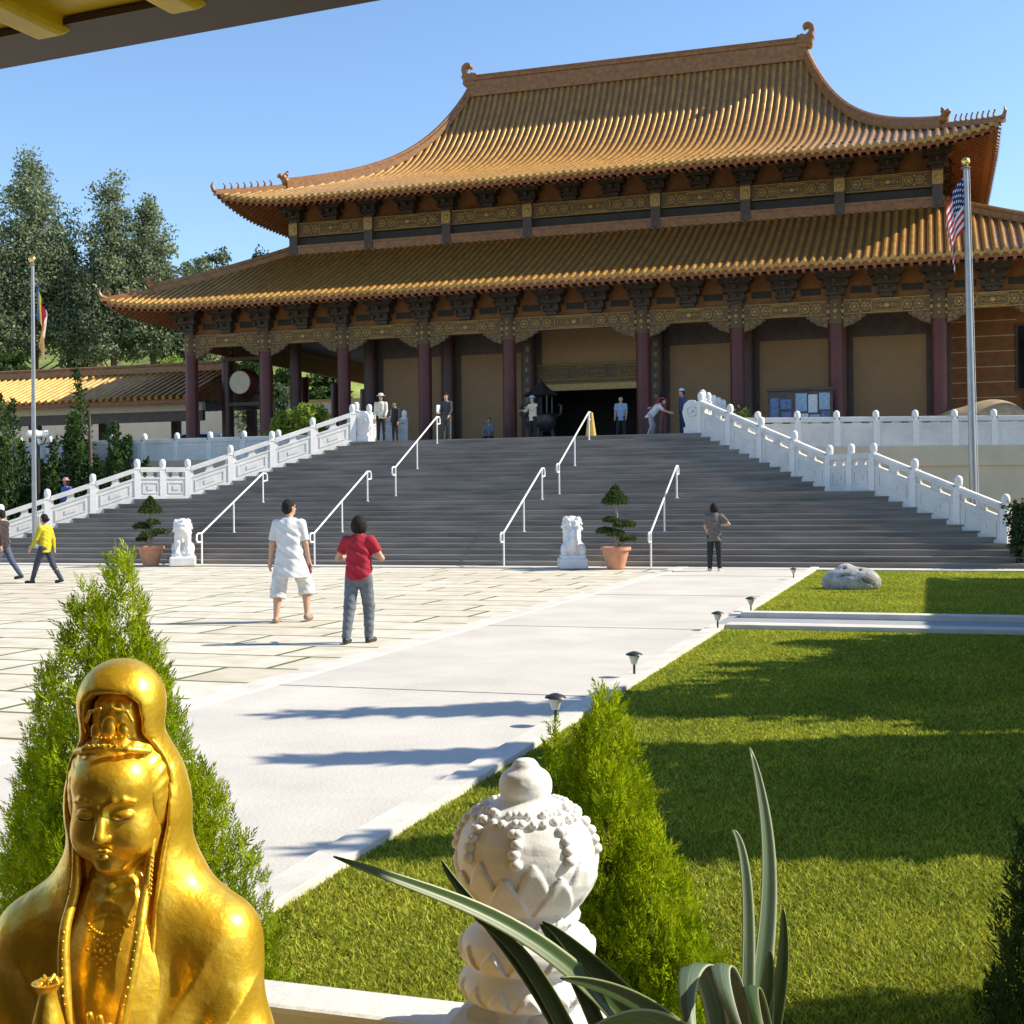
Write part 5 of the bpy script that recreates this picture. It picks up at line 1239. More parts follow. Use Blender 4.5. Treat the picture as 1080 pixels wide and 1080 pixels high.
m_strap = strap_mat('strap_leaf', (.075, .135, .03), (.28, .33, .14)); m_strap2 = strap_mat('grey_strap_leaf', (.14, .20, .12), (.46, .52, .36)); m_strap3 = strap_mat('dark_strap_leaf', (.055, .10, .025), (.24, .29, .12))
plant = thing('strap_leaf_plant', 'potted plant with long arching striped strap leaves at the bottom right foreground', 'potted plant')
def bez(P, n):
    P = [Vector(p) for p in P]; out = []
    for i in range(n + 1):
        t = i / n; Q = list(P)
        while len(Q) > 1: Q = [a.lerp(b, t) for a, b in zip(Q[:-1], Q[1:])]
        out.append(Q[0])
    return out
def leaf(ctrl, w, side, m, fold=.25, wt=None, n=26):
    pts = bez(ctrl, n); v = []; uv = []; fcs = []; side = Vector(side).normalized(); K = 7
    for j, p in enumerate(pts):
        t = j / n; ww = w * (wt(t) if wt else (min(1, .55 + t * 1.4) * (1 - t) ** .55 if t > .5 else min(1, .55 + t * 1.4) * (1 - t) ** .55)) + .0006
        d = (pts[min(j + 1, n)] - pts[max(j - 1, 0)]).normalized(); s = (side - d * side.dot(d)).normalized(); nn = s.cross(d)
        for i in range(K):
            q = -1 + 2 * i / (K - 1); v.append(tuple(p + s * q * ww + nn * abs(q) * ww * fold)); uv.append((i / (K - 1), t))
    k2 = len(v)
    fcs = [(j * K + i, j * K + i + 1, (j + 1) * K + i + 1, (j + 1) * K + i) for j in range(n) for i in range(K - 1)]
    me = bpy.data.meshes.new('leaf'); me.from_pydata(v, [], fcs); l = me.uv_layers.new(name='uv')
    for lp in me.loops: l.data[lp.index].uv = uv[lp.vertex_index]
    me.shade_smooth(); o = link(me, 'leaf', m, plant); sd = o.modifiers.new('thickness', 'SOLIDIFY'); sd.thickness = .0016; return o
dp = 1.55; base = D(770, 1250, dp)
side_v = tuple(RT)
leaf([base, D(800, 1000, dp + .05), D(828, 930, dp + .06), D(791, 788, dp + .08)], .019, (RT * .9 + FW * .5), m_strap2, .5)
leaf([base, D(792, 1010, dp), D(790, 900, dp), D(773, 875, dp)], .014, (RT + FW * .8), m_strap2, .6)
leaf([base, D(822, 1080, dp), D(829, 1020, dp), D(826, 958, dp)], .012, RT, m_strap, .4)
leaf([D(790, 1250, dp), D(800, 1120, dp), D(810, 1040, dp), D(812, 1003, dp)], .016, RT, m_strap, .4)
leaf([base, D(770, 1060, dp - .05), D(748, 950, dp - .1), D(700, 1010, dp - .2), D(738, 1120, dp - .28)], .020, (RT + FW * .3), m_strap2, .3)
leaf([D(790, 1250, dp), D(790, 1080, dp - .05), D(770, 970, dp - .12), D(730, 985, dp - .25), D(790, 1110, dp - .3)], .017, RT, m_strap2, .3)
leaf([D(810, 1260, dp), D(815, 1120, dp - .1), D(800, 1020, dp - .1), D(770, 990, dp - .15), D(812, 1120, dp - .25)], .016, RT, m_strap3, .3)
leaf([D(760, 1260, dp), D(700, 1080, dp), D(560, 960, dp + .0), D(500, 960, dp - .05), D(352, 903, dp - .1)], .017, (UP * .8 + FW * .5), m_strap, .35)
leaf([D(640, 1250, dp), D(640, 1140, dp), D(560, 990, dp), D(530, 985, dp), D(498, 965, dp)], .013, (RT + UP * .5), m_strap, .4)
leaf([D(650, 1250, dp), D(625, 1120, dp), D(560, 1000, dp + .02), D(490, 960, dp), D(466, 908, dp)], .012, (RT + UP * .5), m_strap3, .4)
leaf([D(690, 1260, dp), D(650, 1120, dp), D(620, 1040, dp - .02), D(585, 990, dp), D(570, 975, dp)], .012, (RT + UP * .6), m_strap3, .4)
leaf([D(800, 1260, dp), D(740, 1120, dp), D(660, 1050, dp - .02), D(610, 1000, dp), D(572, 972, dp)], .020, (UP + RT * .4), m_strap3, .35)
leaf([D(800, 1260, dp - .1), D(760, 1100, dp - .1), D(700, 1060, dp - .1), D(640, 1035, dp - .15), D(592, 1032, dp - .2)], .015, (UP + RT * .4), m_strap3, .35)
leaf([D(820, 1260, dp - .2), D(760, 1100, dp - .2), D(700, 1060, dp - .25), D(660, 1060, dp - .3), D(610, 1095, dp - .35)], .018, (UP + RT * .4), m_strap, .35)
MB().lathe([(.14, .12), (.2, .55), (.225, .56), (.225, .62), (.18, .62), (.17, .58), (.02, .57)], 24, (base.x, base.y, 0)).build('pot', m_terra, plant, smooth=True, angle=35)
MB().lathe([(.05, .5), (.06, base.z + .05)], 10, (base.x, base.y, 0)).build('stem', m_strap3, plant, smooth=True)
# ------------------------------------------------------------------ people
m_skin = mat('skin', (.50, .29, .19), .55, var=.08, scale=8); m_hair = mat('black_hair', (.016, .012, .010), .75, var=.3, scale=30, bump=.8, bscale=90, spec=.25)
def cloth(name, c, var=.12): return mat(name, c, .85, var=var, scale=9, bump=.25, bscale=30)
def person(label, loc, face, H=1.7, legs=((.0, .0, .08), (.0, .0, .08)), arms=((0, .12, .15, 0), (0, .12, .15, 0)), top=None, bot=None, shoes=None, hair='short', head=0, res=.012, sleeve=.45,
           hem=.80, tw=1.0, skirt=0, botlen=1.0, lean=0, hat=None, group=None, bare=False, botw=1.0, bag=None, glasses=False, flare=0):
    """face: heading angle, 0 looks towards +Y (away), positive turns left. legs: (hip fwd, knee bend, out). arms: (fwd, out, elbow, inward)"""
    k = H / 1.72; t = thing('person', label, 'person', (loc[0], loc[1], loc[2]), face, group, scale=k)
    hipz = .90
    def leg(s, a, kn, o):
        hip = np.array([s * .09, 0, hipz]); d = np.array([s * math.sin(o), math.sin(a) * math.cos(o), -math.cos(a) * math.cos(o)]); knee = hip + d * .43
        b = a - kn; d2 = np.array([s * math.sin(o) * .3, math.sin(b), -math.cos(b)]); ank = knee + d2 * .41; return hip, knee, ank, b
    Lg = [leg(s, *l) for s, l in zip((-1, 1), legs)]
    zmin = min(l[2][2] for l in Lg) - .07; dz = -zmin
    Lg = [(h + [0, 0, dz], kn + [0, 0, dz], a + [0, 0, dz], b) for h, kn, a, b in Lg]; hz = hipz + dz
    def up_(x, y, z): # point on the leaning trunk
        return np.array([x, y + (z - hipz) * math.sin(lean), hz + (z - hipz) * math.cos(lean)])
    Ar = []
    for s, (a, o, e, i_) in zip((-1, 1), arms):
        sh = up_(s * .175, 0, 1.40); d = np.array([s * math.sin(o), math.sin(a) * math.cos(o), -math.cos(a) * math.cos(o)]); el = sh + d * .285
        b = a + e; d2 = np.array([s * math.sin(o * .6 - i_), math.sin(b) * math.cos(i_), -math.cos(b) * math.cos(i_)]); d2 /= np.linalg.norm(d2); wr = el + d2 * .25; Ar.append((sh, el, wr, d2))
    lo = (-.75, -.75, -.03); hi = (.75, .75, 1.85)
    allp = np.array([p for l in Lg for p in l[:3]] + [p for a_ in Ar for p in (a_[0], a_[1], a_[2] + a_[3] * .2)] + [up_(0, 0, 1.74)])
    lo = np.minimum(allp.min(0) - .22, [-.3, -.25, -.03]); lo[2] = -.03; hi = np.maximum(allp.max(0) + .2, [.3, .25, 1.0])
    v = Vol(lo, hi, res)
    v.cone(up_(0, 0, .95), up_(0, .0, 1.12), .145, .125, .05, sc=(1, .72, 1)); v.cone(up_(0, 0, 1.12), up_(0, 0, 1.32), .13, .155, .05, sc=(1, .68, 1))
    for s in (-1, 1): v.cone(up_(0, 0, 1.39), up_(s * .165, 0, 1.395), .075, .055, .05)
    v.cone(up_(0, 0, 1.40), up_(0, .02, 1.52), .060, .050, .03)
    for (h, kn, a, b), s in zip(Lg, (-1, 1)):
        v.cone(h, kn, .092, .055, .03); v.cone(kn, kn * .6 + a * .4, .055, .057, .02); v.cone(kn * .6 + a * .4, a, .056, .036, .02)
        f = np.array([s * .02, math.cos(b * .6) * .17, -.045 + math.sin(b * .6) * .10]) if b < -.15 else np.array([s * .025, .17, -.045]); v.cone(a + [0, -.03, -.03], a + f, .035, .026, .02); v.ell(a + f * .75, (.042, .06, .026), .015)
    for sh, el, wr, d in Ar:
        v.cone(sh, el, .050, .040, .025); v.cone(el, wr, .041, .027, .015)
        n1 = np.cross(d, [0, 1, 0.01]); n1 /= np.linalg.norm(n1) + 1e-9; n2 = np.cross(d, n1); pw = wr + d * .05
        v.cone(wr, wr + d * .075, .028, .034, .015, sc=(1, 1, 1))
        for q in range(4):
            o_ = n2 * (q - 1.5) * .019; a0 = wr + d * .08 + o_; a1 = a0 + d * (.045 - .006 * abs(q - 1.3)) + n1 * .006; a2 = a1 + d * .028 + n1 * .016; v.cone(a0, a1, .010, .009, .006); v.cone(a1, a2, .009, .008, .004)
        a0 = wr + d * .02 - n2 * .025; v.cone(a0, a0 + d * .035 - n2 * .02, .012, .011, .008); v.cone(a0 + d * .035 - n2 * .02, a0 + d * .065 - n2 * .018, .0105, .009, .005)
    hc = up_(0, .03, 1.625); Rh = Matrix.Rotation(head, 3, 'Z')
    def hp(x, y, z): q = Rh @ Vector((x, y, z)); return hc + np.array(q)
    v.ell(hp(0, -.01, .01), (.076, .092, .103), .02, rot=Rh); v.ell(hp(0, .03, -.05), (.052, .06, .062), .03, rot=Rh)
    v.cone(hp(0, .088, .01), hp(0, .108, -.022), .010, .014, .012); v.ell(hp(0, .085, -.055), (.024, .01, .010), .008, rot=Rh); v.ell(hp(0, .075, -.085), (.022, .02, .016), .015)
    for s in (-1, 1):
        v.ell(hp(s * .03, .082, .008), (.016, .012, .010), .01, op='s', rot=Rh); v.ell(hp(s * .03, .074, .008), (.013, .012, .011), .003, rot=Rh); v.ell(hp(s * .077, -.005, -.005), (.012, .022, .034), .006, rot=Rh); v.cone(hp(s * .012, .088, .025), hp(s * .05, .075, .027), .007, k=.01)
    v.build('body', m_skin, t)
    # hair
    hv = Vol(hc - .19, hc + .19 + (0 if hair != 'bun' else .05), res * .8)
    hv.ell(hp(0, -.018, .025), (.084, .097, .098), .02, rot=Rh)
    if hair in ('bob', 'long'):
        hv.ell(hp(0, -.035, -.03), (.106, .09, .12 if hair == 'bob' else .14), .03, rot=Rh)
        for s in (-1, 1): hv.ell(hp(s * .075, 0, -.04), (.03, .05, .08), .03, rot=Rh)
    if hair == 'bun': hv.ell(hp(0, -.12, -.02), (.045, .045, .045), .02); hv.ell(hp(0, -.04, -.02), (.08, .08, .08), .02)
    if hair == 'short': hv.ell(hp(0, -.045, -.02), (.078, .068, .075), .02, rot=Rh)
    g = hv.grid(); Ri = np.array(Rh.transposed()); p = [g[i] - hc[i] for i in range(3)]; yl = Ri[1][0] * p[0] + Ri[1][1] * p[1] + Ri[1][2] * p[2]
    hv.v = np.maximum(hv.v, np.where(p[2] < .055, yl - .015 - np.clip(p[2], -.02, .06) * .7 - (.02 if hair in ('bob', 'long') else 0), -1).astype(np.float32))
    hv.v += (.004 * np.sin(p[0] * 120 + p[2] * 60) * np.cos(p[1] * 90 + p[2] * 70)).astype(np.float32)
    hv.build('hair', m_hair, t)
    if hat:
        b = MB().lathe([(.165, .055), (.16, .06), (.098, .075), (.09, .13), (.06, .155), (.0, .16)], 20, (0, 0, 0)); b.v = [tuple(hc + np.array(q)) for q in b.v]; b.build('hat', hat, t, smooth=True)
    if glasses:
        b = MB(); [b.sph(tuple(hp(s * .032, .096, .01)), .02, 10, 6, (1, .4, .8)) for s in (-1, 1)]; b.tube([tuple(hp(-.078, 0, .015)), tuple(hp(-.05, .088, .012)), tuple(hp(.05, .088, .012)), tuple(hp(.078, 0, .015))], .004, 5); b.build('sunglasses', m_black, t)
    # trousers / shorts
    w_ = Vol(lo, hi, res); zt_ = 1.02
    w_.cone(up_(0, 0, .93), up_(0, 0, 1.03), .150 * tw ** .5, .14, .05, sc=(1, .78, 1))
    for h, kn, a, b in Lg:
        kk = kn; aa = a + (kn - a) * .02
        if botlen >= 1: w_.cone(h, kk, .102, .070 * botw, .03); w_.cone(kk, aa, .070 * botw, .052 * botw, .02); 
        else: f = (botlen - .5) * 2; e_ = kk + (a - kk) * max(0, f); w_.cone(h, kk, .115, .098 * botw, .03); w_.cone(kk, e_, .098 * botw, .098 * botw, .02)
    if botlen < 1:
        for h, kn, a, b in Lg:
            f = max(0, (botlen - .5) * 2); e_ = kn + (a - kn) * f; dd = (a - kn) / np.linalg.norm(a - kn); g = w_.grid(); dist = (g[0] - e_[0]) * dd[0] + (g[1] - e_[1]) * dd[1] + (g[2] - e_[2]) * dd[2]
            near = (np.abs(g[0] - e_[0]) < .15) & (np.sqrt((g[1] - e_[1]) ** 2 + (g[2] - e_[2]) ** 2) < .3); w_.v = np.where(near, np.maximum(w_.v, dist), w_.v).astype(np.float32)
    g = w_.grid(); w_.v += (.0045 * np.sin(g[2] * 55 + 9 * g[0]) * np.sin(g[0] * 40 + g[2] * 13) * np.clip((hz - g[2]) * 3, 0, 1)).astype(np.float32)
    if bot: w_.build('trousers' if botlen >= 1 else 'shorts', bot, t)
    # top
    s_ = Vol(lo, hi, res)
    for z0, z1, r0, r1 in ((hem - .16, 1.0, .168 + flare * 1.4, .158), (1.0, 1.18, .158, .152), (1.18, 1.33, .152, .160)): s_.cone(up_(0, 0, z0), up_(0, 0, z1), r0 * tw, r1 * tw ** .6, .04, sc=(1, .76, 1))
    for s, (sh, el, wr, d) in zip((-1, 1), Ar):
        if s == -1:
            for s2 in (-1, 1): s_.cone(up_(0, 0, 1.385), up_(s2 * .15, 0, 1.375), .078, .068, .04)
            g = s_.grid(); hemz = up_(0, 0, hem)[2]; s_.v += (.007 * np.sin(g[0] * 36 + g[2] * 17) * np.sin(g[2] * 21 + g[1] * 14 - g[0] * 11) + .003 * np.sin(g[2] * 60 + g[0] * 40)).astype(np.float32)
            s_.v = np.maximum(s_.v, hemz - g[2] + .004 * np.sin(g[0] * 22)).astype(np.float32)
        if sleeve <= 1: s_.cone(sh, sh + (el - sh) * sleeve, .070, .066, .03)
        else: s_.cone(sh, el, .068, .054, .03); s_.cone(el, el + (wr - el) * (sleeve - 1), .054, .042, .02)
        if sleeve <= 1:
            e_ = sh + (el - sh) * sleeve; dd = (el - sh) / np.linalg.norm(el - sh); g = s_.grid(); dist = (g[0] - e_[0]) * dd[0] + (g[1] - e_[1]) * dd[1] + (g[2] - e_[2]) * dd[2]
            near = (np.sqrt((g[0] - e_[0]) ** 2 + (g[1] - e_[1]) ** 2 + (g[2] - e_[2]) ** 2) < .115) & (s * (g[0] - sh[0]) > -.01); s_.v = np.where(near, np.maximum(s_.v, dist - .01), s_.v).astype(np.float32)
    g = s_.grid()
    nz_ = up_(0, 0, 1.485)[2]; s_.v = np.maximum(s_.v, g[2] - nz_).astype(np.float32)
    if top: s_.build('shirt', top, t)
    if shoes:
        f_ = Vol(lo, hi, res * .8)
        for (h, kn, a, b), s in zip(Lg, (-1, 1)):
            f = np.array([s * .02, math.cos(b * .6) * .17, -.045 + math.sin(b * .6) * .10]) if b < -.15 else np.array([s * .025, .17, -.045]); f_.cone(a + [0, -.035, -.035], a + f, .043, .033, .02); f_.ell(a + f * .75, (.048, .07, .032), .015)
        f_.build('shoes', shoes, t)
    if bag is not None: bag(t, Ar, up_)
    return t
def at_ground(px, py, z=0): return G(px, py, z)
jeans = cloth('blue_denim', (.07, .09, .14)); gjeans = cloth('grey_denim', (.13, .15, .17), .3); black_c = cloth('black_cloth', (.018, .018, .02)); white_c = cloth('white_cotton', (.64, .64, .64), .05)
shoe_b = mat('dark_shoe', (.03, .025, .025), .5); shoe_w = mat('pale_shoe', (.7, .68, .64), .6)
q = at_ground(306, 656); r_ = (0, 0)
patt = mat('patterned_shorts', (.62, .62, .60), .85, var=.22, scale=7, bump=.3)
def redbag(t, Ar, up_):
    sh, el, wr, d = Ar[1]; v = Vol(wr + [-.12, -.15, -.3], wr + [.12, .2, .1], .012); v.box(wr + d * .12, (.02, .05, .085), .01, rnd=.012); v.build('held_wallet', mat('dark_red_leather', (.14, .03, .05), .5), t)
person('man in a long white T-shirt and pale patterned shorts walking toward the stairs', (q.x, q.y, .0), rad(14), 1.80, legs=((-.16, .06, .13), (.34, .62, .27)), arms=((-.12, .22, .2, 0), (.06, .18, .25, 0)),
       top=white_c, bot=patt, shoes=mat('sandal', (.30, .2, .13), .7), hair='short', head=rad(-38), res=.0095, sleeve=.82, hem=.64, tw=1.2, botlen=.66, botw=1.15, glasses=True, bag=redbag, flare=.05)
q = at_ground(379, 678)
person('woman in a red T-shirt and grey jeans seen from behind, walking toward the stairs', (q.x, q.y, .0), rad(6), 1.58, legs=((-.22, .12, .03), (.22, .30, .05)), arms=((.15, .50, 1.5, .75), (.15, .50, 1.5, .75)),
       top=cloth('red_cotton', (.34, .010, .025)), bot=gjeans, shoes=shoe_b, hair='bob', res=.0095, sleeve=.62, hem=.86, tw=1.12, botw=1.15, lean=.03)
q = at_ground(48, 615)
person('woman in a bright yellow top and dark jeans striding left across the plaza', (q.x, q.y, 0), rad(88), 1.60, legs=((.42, .08, .02), (-.35, .25, .02)), arms=((.35, .08, .25, 0), (-.25, .12, .2, 0)),
       top=cloth('yellow_cotton', (.48, .41, .012)), bot=cloth('dark_denim', (.04, .045, .075)), shoes=shoe_b, hair='bun', res=.0125, sleeve=1.9, hem=.80, tw=1.0)
q = at_ground(3, 614)
person('man in a dark brown shirt and blue jeans at the left edge of the picture', (q.x, q.y, 0), rad(95), 1.66, legs=((.2, .05, .03), (-.42, .2, .03)), arms=((-.3, .1, .2, 0), (.3, .1, .3, 0)), top=cloth('dark_brown_cloth', (.035, .022, .022)), bot=jeans, shoes=shoe_b, hair='short', res=.0125, sleeve=1.9, hem=.84, tw=1.1)
q = at_ground(754, 603)
person('woman in grey top and black leggings standing at the foot of the stairs', (q.x, q.y - .05, .02), rad(8), 1.62, legs=((0, 0, .05), (0, .02, .07)), arms=((.1, .18, .9, .3), (-.1, .75, 1.2, 1.5)),
       top=cloth('grey_knit', (.13, .115, .105)), bot=black_c, shoes=shoe_w, hair='bob', res=.0125, sleeve=.75, hem=.76, tw=1.05, botw=1.08, flare=.03)
# terrace visitors
def tp(px, Y, z=3.9):
    r = ray(px, 450); return (Y * r.x / r.y, Y, z)
RL = .016
TG = None
person('visitor in a white hat and pale jacket at the head of the left stair rail', tp(402, 42.3), rad(200), 1.66, legs=((.06, .05, .04), (-.06, .05, .04)), arms=((.2, .1, .5, .2), (.1, .1, .3, 0)), top=cloth('pale_jacket', (.62, .58, .50)), bot=black_c, shoes=shoe_b, res=RL, sleeve=1.9, hem=.85, hat=white_c, hair='bob')
person('person in dark clothes standing just right of the visitor with the white hat', tp(417, 43.0), rad(150), 1.45, top=black_c, bot=black_c, shoes=shoe_b, res=RL, sleeve=1.9, hair='short')
person('person in a dark grey jacket holding a pale folder near the upper left handrail', tp(471, 42.6), rad(170), 1.62, arms=((.1, .12, .5, .1), (.3, .1, .9, .3)), top=cloth('charcoal_jacket', (.05, .05, .055)), bot=cloth('charcoal_trousers', (.06, .06, .065)), shoes=shoe_b, res=RL, sleeve=1.9, hem=.72,
       bag=lambda t, Ar, up_: MB().box(.16, .19, .16, .42, 1.0, 1.32).build('folder', white_c, t))
person('small person in grey sitting against the tan wall left of the door', tp(516, 48.2, 3.75), rad(180), 1.6, legs=((1.45, 1.5, .1), (1.4, 1.5, .1)), arms=((.5, .1, .8, .2), (.5, .1, .8, .2)), top=cloth('mid_grey_cloth', (.16, .17, .19)), bot=black_c, shoes=shoe_b, res=RL, sleeve=1.9)
person('person in a cream top with a blue cap beside the incense burner', tp(562, 45.0), rad(150), 1.62, arms=((.9, .1, .8, .1), (.7, .1, .9, .1)), top=cloth('cream_cloth', (.66, .58, .42)), bot=black_c, shoes=shoe_b, res=RL, sleeve=1.5, hat=mat('blue_cap', (.25, .42, .6), .8))
person('person in a light blue shirt and black trousers standing in front of the dark doorway', tp(655, 46.5), rad(185), 1.64, arms=((.1, .14, .4, .1), (.1, .14, .4, .1)), top=cloth('light_blue_cotton', (.24, .36, .48)), bot=black_c, shoes=shoe_b, res=RL, sleeve=.7)
person('person in a white shirt bending at the foot of the column right of the door', tp(686, 44.2), rad(-80), 1.50, lean=.7, legs=((.3, .5, .06), (.1, .5, .06)), arms=((.9, .1, .4, 0), (.8, .1, .4, 0)), top=cloth('white_linen', (.55, .56, .58)), bot=cloth('grey_trousers', (.3, .3, .32)), shoes=shoe_b, res=RL, sleeve=.8, hair='short')
person('person in a dark red top facing the bending visitor right of the door', tp(699, 44.6), rad(60), 1.62, arms=((.6, .2, .8, .1), (.4, .2, .6, .1)), top=cloth('dark_red_cloth', (.30, .035, .03)), bot=cloth('brown_trousers', (.16, .08, .07)), shoes=shoe_b, res=RL, sleeve=1.6, hair='bob')
person('person in a dark blue jacket and pale cap next to the right drum stone', tp(720, 44.8), rad(120), 1.66, top=cloth('navy_cloth', (.03, .07, .16)), bot=cloth('navy_trousers', (.03, .05, .10)), shoes=shoe_b, res=RL, sleeve=1.9, hat=mat('pale_cap', (.5, .6, .68), .8))
q = V(70, 510, 37.6)
person('person with a pink and white patterned headscarf behind the left stair balustrade', (q.x, 37.6, q.z - 1.50 + .0), rad(170), 1.64, top=cloth('blue_cloth', (.05, .10, .35)), bot=black_c, shoes=shoe_b, res=RL, sleeve=1.9, hair='long', hat=mat('pink_pattern', (.55, .25, .28), .8, var=.6, scale=25))
MB_g = q.z - 1.50
tag(MB().box(q.x - 1.2, q.x + 1.2, 37.0, 38.4, 0, MB_g).build('garden_terrace', m_earth), kind='structure')

# ------------------------------------------------------------------ golden statue
def gold_mat():
    m = bpy.data.materials.new('gilded_surface'); m.use_nodes = True; t = m.node_tree; N = t.nodes; L = t.links; p = N['Principled BSDF']
    tc = N.new('ShaderNodeTexCoord'); nz = N.new('ShaderNodeTexNoise'); nz.inputs['Scale'].default_value = 22; nz.inputs['Detail'].default_value = 8; nz.inputs['Roughness'].default_value = .7; L.new(tc.outputs['Object'], nz.inputs[0])
    cr = N.new('ShaderNodeValToRGB'); e = cr.color_ramp.elements; e[0].position = .32; e[0].color = (.70, .43, .03, 1); e[1].position = .62; e[1].color = (.95, .66, .07, 1); L.new(nz.outputs['Fac'], cr.inputs[0]); L.new(cr.outputs[0], p.inputs[0])
    mr = N.new('ShaderNodeMapRange'); mr.inputs['From Min'].default_value = .3; mr.inputs['From Max'].default_value = .7; mr.inputs['To Min'].default_value = .44; mr.inputs['To Max'].default_value = .28; L.new(nz.outputs['Fac'], mr.inputs[0]); L.new(mr.outputs[0], p.inputs['Roughness'])
    p.inputs['Metallic'].default_value = .72; p.inputs['Coat Weight'].default_value = .35; p.inputs['Coat Roughness'].default_value = .15; p.inputs['Coat Tint'].default_value = (1, .85, .45, 1)
    n2 = N.new('ShaderNodeTexNoise'); n2.inputs['Scale'].default_value = 34; n2.inputs['Detail'].default_value = 4; L.new(tc.outputs['Object'], n2.inputs[0]); b = N.new('ShaderNodeBump'); b.inputs['Strength'].default_value = .3; b.inputs['Distance'].default_value = .01; L.new(n2.outputs['Fac'], b.inputs['Height']); L.new(b.outputs[0], p.inputs['Normal'])
    return m
m_gd = gold_mat(); m_gd2 = m_gd
chin = D(128, 912, 2.15)
ST = thing('golden_statue', 'seated golden hooded goddess statue holding a small vase in the left foreground', 'statue', tuple(chin), rad(15))
def cr_(pts, rs, m=6):
    P_ = np.array(pts, float); R0_ = np.array(rs if isinstance(rs, (list, tuple)) else [rs] * len(pts), float); P_ = np.vstack([2 * P_[0] - P_[1], P_, 2 * P_[-1] - P_[-2]]); o_ = []; r_o = []
    for i in range(1, len(P_) - 2):
        for t_ in np.arange(m) / m:
            a, b_, c_, d = P_[i - 1], P_[i], P_[i + 1], P_[i + 2]; o_.append(.5 * (2 * b_ + (c_ - a) * t_ + (2 * a - 5 * b_ + 4 * c_ - d) * t_ ** 2 + (3 * b_ - a - 3 * c_ + d) * t_ ** 3)); r_o.append(R0_[i - 1] * (1 - t_) + R0_[min(i, len(R0_) - 1)] * t_)
    o_.append(P_[-2]); r_o.append(R0_[-1]); return [tuple(q) for q in o_], [float(q) for q in r_o]
# face, neck, chest, hair
v = Vol((-.15, -.22, -.36), (.15, .08, .34), .0022)
v.ell((0, -.005, .118), (.073, .081, .094), .01); v.ell((0, -.010, .055), (.059, .064, .057), .035); v.ell((0, -.052, .014), (.021, .022, .016), .02)
for s in (-1, 1): v.ell((s * .037, -.040, .062), (.026, .031, .032), .025); v.ell((s * .0, -.04, .15), (.05, .042, .03), .03)
v.cone((0, -.082, .108), (0, -.0985, .070), .0065, .0095, .010); v.ell((0, -.094, .067), (.0105, .010, .0075), .005)
for s in (-1, 1):
    v.ell((s * .0085, -.088, .0660), (.0052, .0075, .0045), .005)
    v.ell((s * .031, -.088, .108), (.017, .008, .008), .02, 's')
    v.ell((s * .029, -.0725, .100), (.0175, .0115, .0092), .004)
    v.path([(s * .012, -.087, .0985), (s * .021, -.0872, .0945), (s * .031, -.0845, .0935), (s * .041, -.0785, .0955), (s * .047, -.073, .0985)], [.0008, .0013, .0014, .0013, .0006], .0015, 's')
    v.path([(s * .007, -.089, .116), (s * .02, -.0885, .1245), (s * .035, -.0835, .1265), (s * .05, -.071, .120)], [.0006, .0009, .0009, .0004], .009)
v.path([(-.0145, -.0795, .0425), (-.006, -.0845, .0452), (0, -.085, .0438), (.006, -.0845, .0452), (.0145, -.0795, .0425)], [.0012, .0036, .0030, .0036, .0012], .004)
v.ell((0, -.0835, .0350), (.0098, .0052, .0045), .004); v.path([(-.0145, -.0838, .0408), (0, -.0905, .0398), (.0145, -.0838, .0408)], [.0005, .0010, .0005], .0015, 's')
v.ell((0, -.0885, .137), (.004, .004, .005), .001)
# neck with two rings, chest
v.cone((0, .015, .04), (0, .02, -.08), .046, .052, .02)
for z in (-.018, -.040): v.path([(-.045, .0, z + .006), (-.028, -.031, z - .002), (0, -.041, z - .006), (.028, -.031, z - .002), (.045, .0, z + .006)], .0045, .006)
v.ell((0, .01, -.17), (.10, .100, .15), .05); v.ell((0, .0, -.26), (.10, .112, .16), .06)
# hair: centre parting swept back, tall chignon with crown
hv = Vol((-.13, -.16, .03), (.13, .12, .34), .0022)
hv.ell((0, .012, .150), (.079, .083, .082), .01)
for s in (-1, 1): hv.ell((s * .064, .008, .115), (.021, .045, .06), .02)
g = hv.grid(); fa = (g[0] / .066) ** 2 + ((g[2] - .095) / .082) ** 2
hv.v = np.where(g[1] < -.012, np.maximum(hv.v, (1 - np.sqrt(fa)) * .05), hv.v).astype(np.float32)
wv = .0008 * np.sin(np.arctan2(g[0], g[2] - .06) * 46 + g[1] * 20) * np.clip((g[2] - .1) * 20, 0, 1); hv.v += wv.astype(np.float32)
hv.ell((0, .0, .245), (.043, .045, .055), .012)
for a in np.linspace(-.9, .9, 5): hv.cone((.05 * math.sin(a) * .8, -.035 * math.cos(a), .205), (.05 * math.sin(a) * .7, -.04 * math.cos(a), .272), .006, .004, .006)
hv.path([(-.060, -.035, .195), (-.035, -.062, .203), (0, -.072, .208), (.035, -.062, .203), (.060, -.035, .195)], .0055, .004)
hv.ell((0, -.053, .235), (.012, .006, .020), .006)
for s in (-1, 1): hv.ell((s * .022, -.047, .230), (.009, .005, .014), .006); hv.path([(s * .01, -.058, .268), (s * .03, -.05, .262), (s * .038, -.046, .245)], .003, .003)
eb = MB()
for s in (-1, 1): eb.tube(*cr_([(s * .014, -.0862, .0978), (s * .022, -.0862, .0945), (s * .031, -.0838, .0936), (s * .040, -.0785, .0952), (s * .046, -.073, .0985)], [.0008, .0012, .0012, .0012, .0006], 4), 5)
eb.build('painted_eye_line', m_black, ST, smooth=True)
ears = Vol((-.1, -.06, -.02), (.1, .04, .14), .0022)
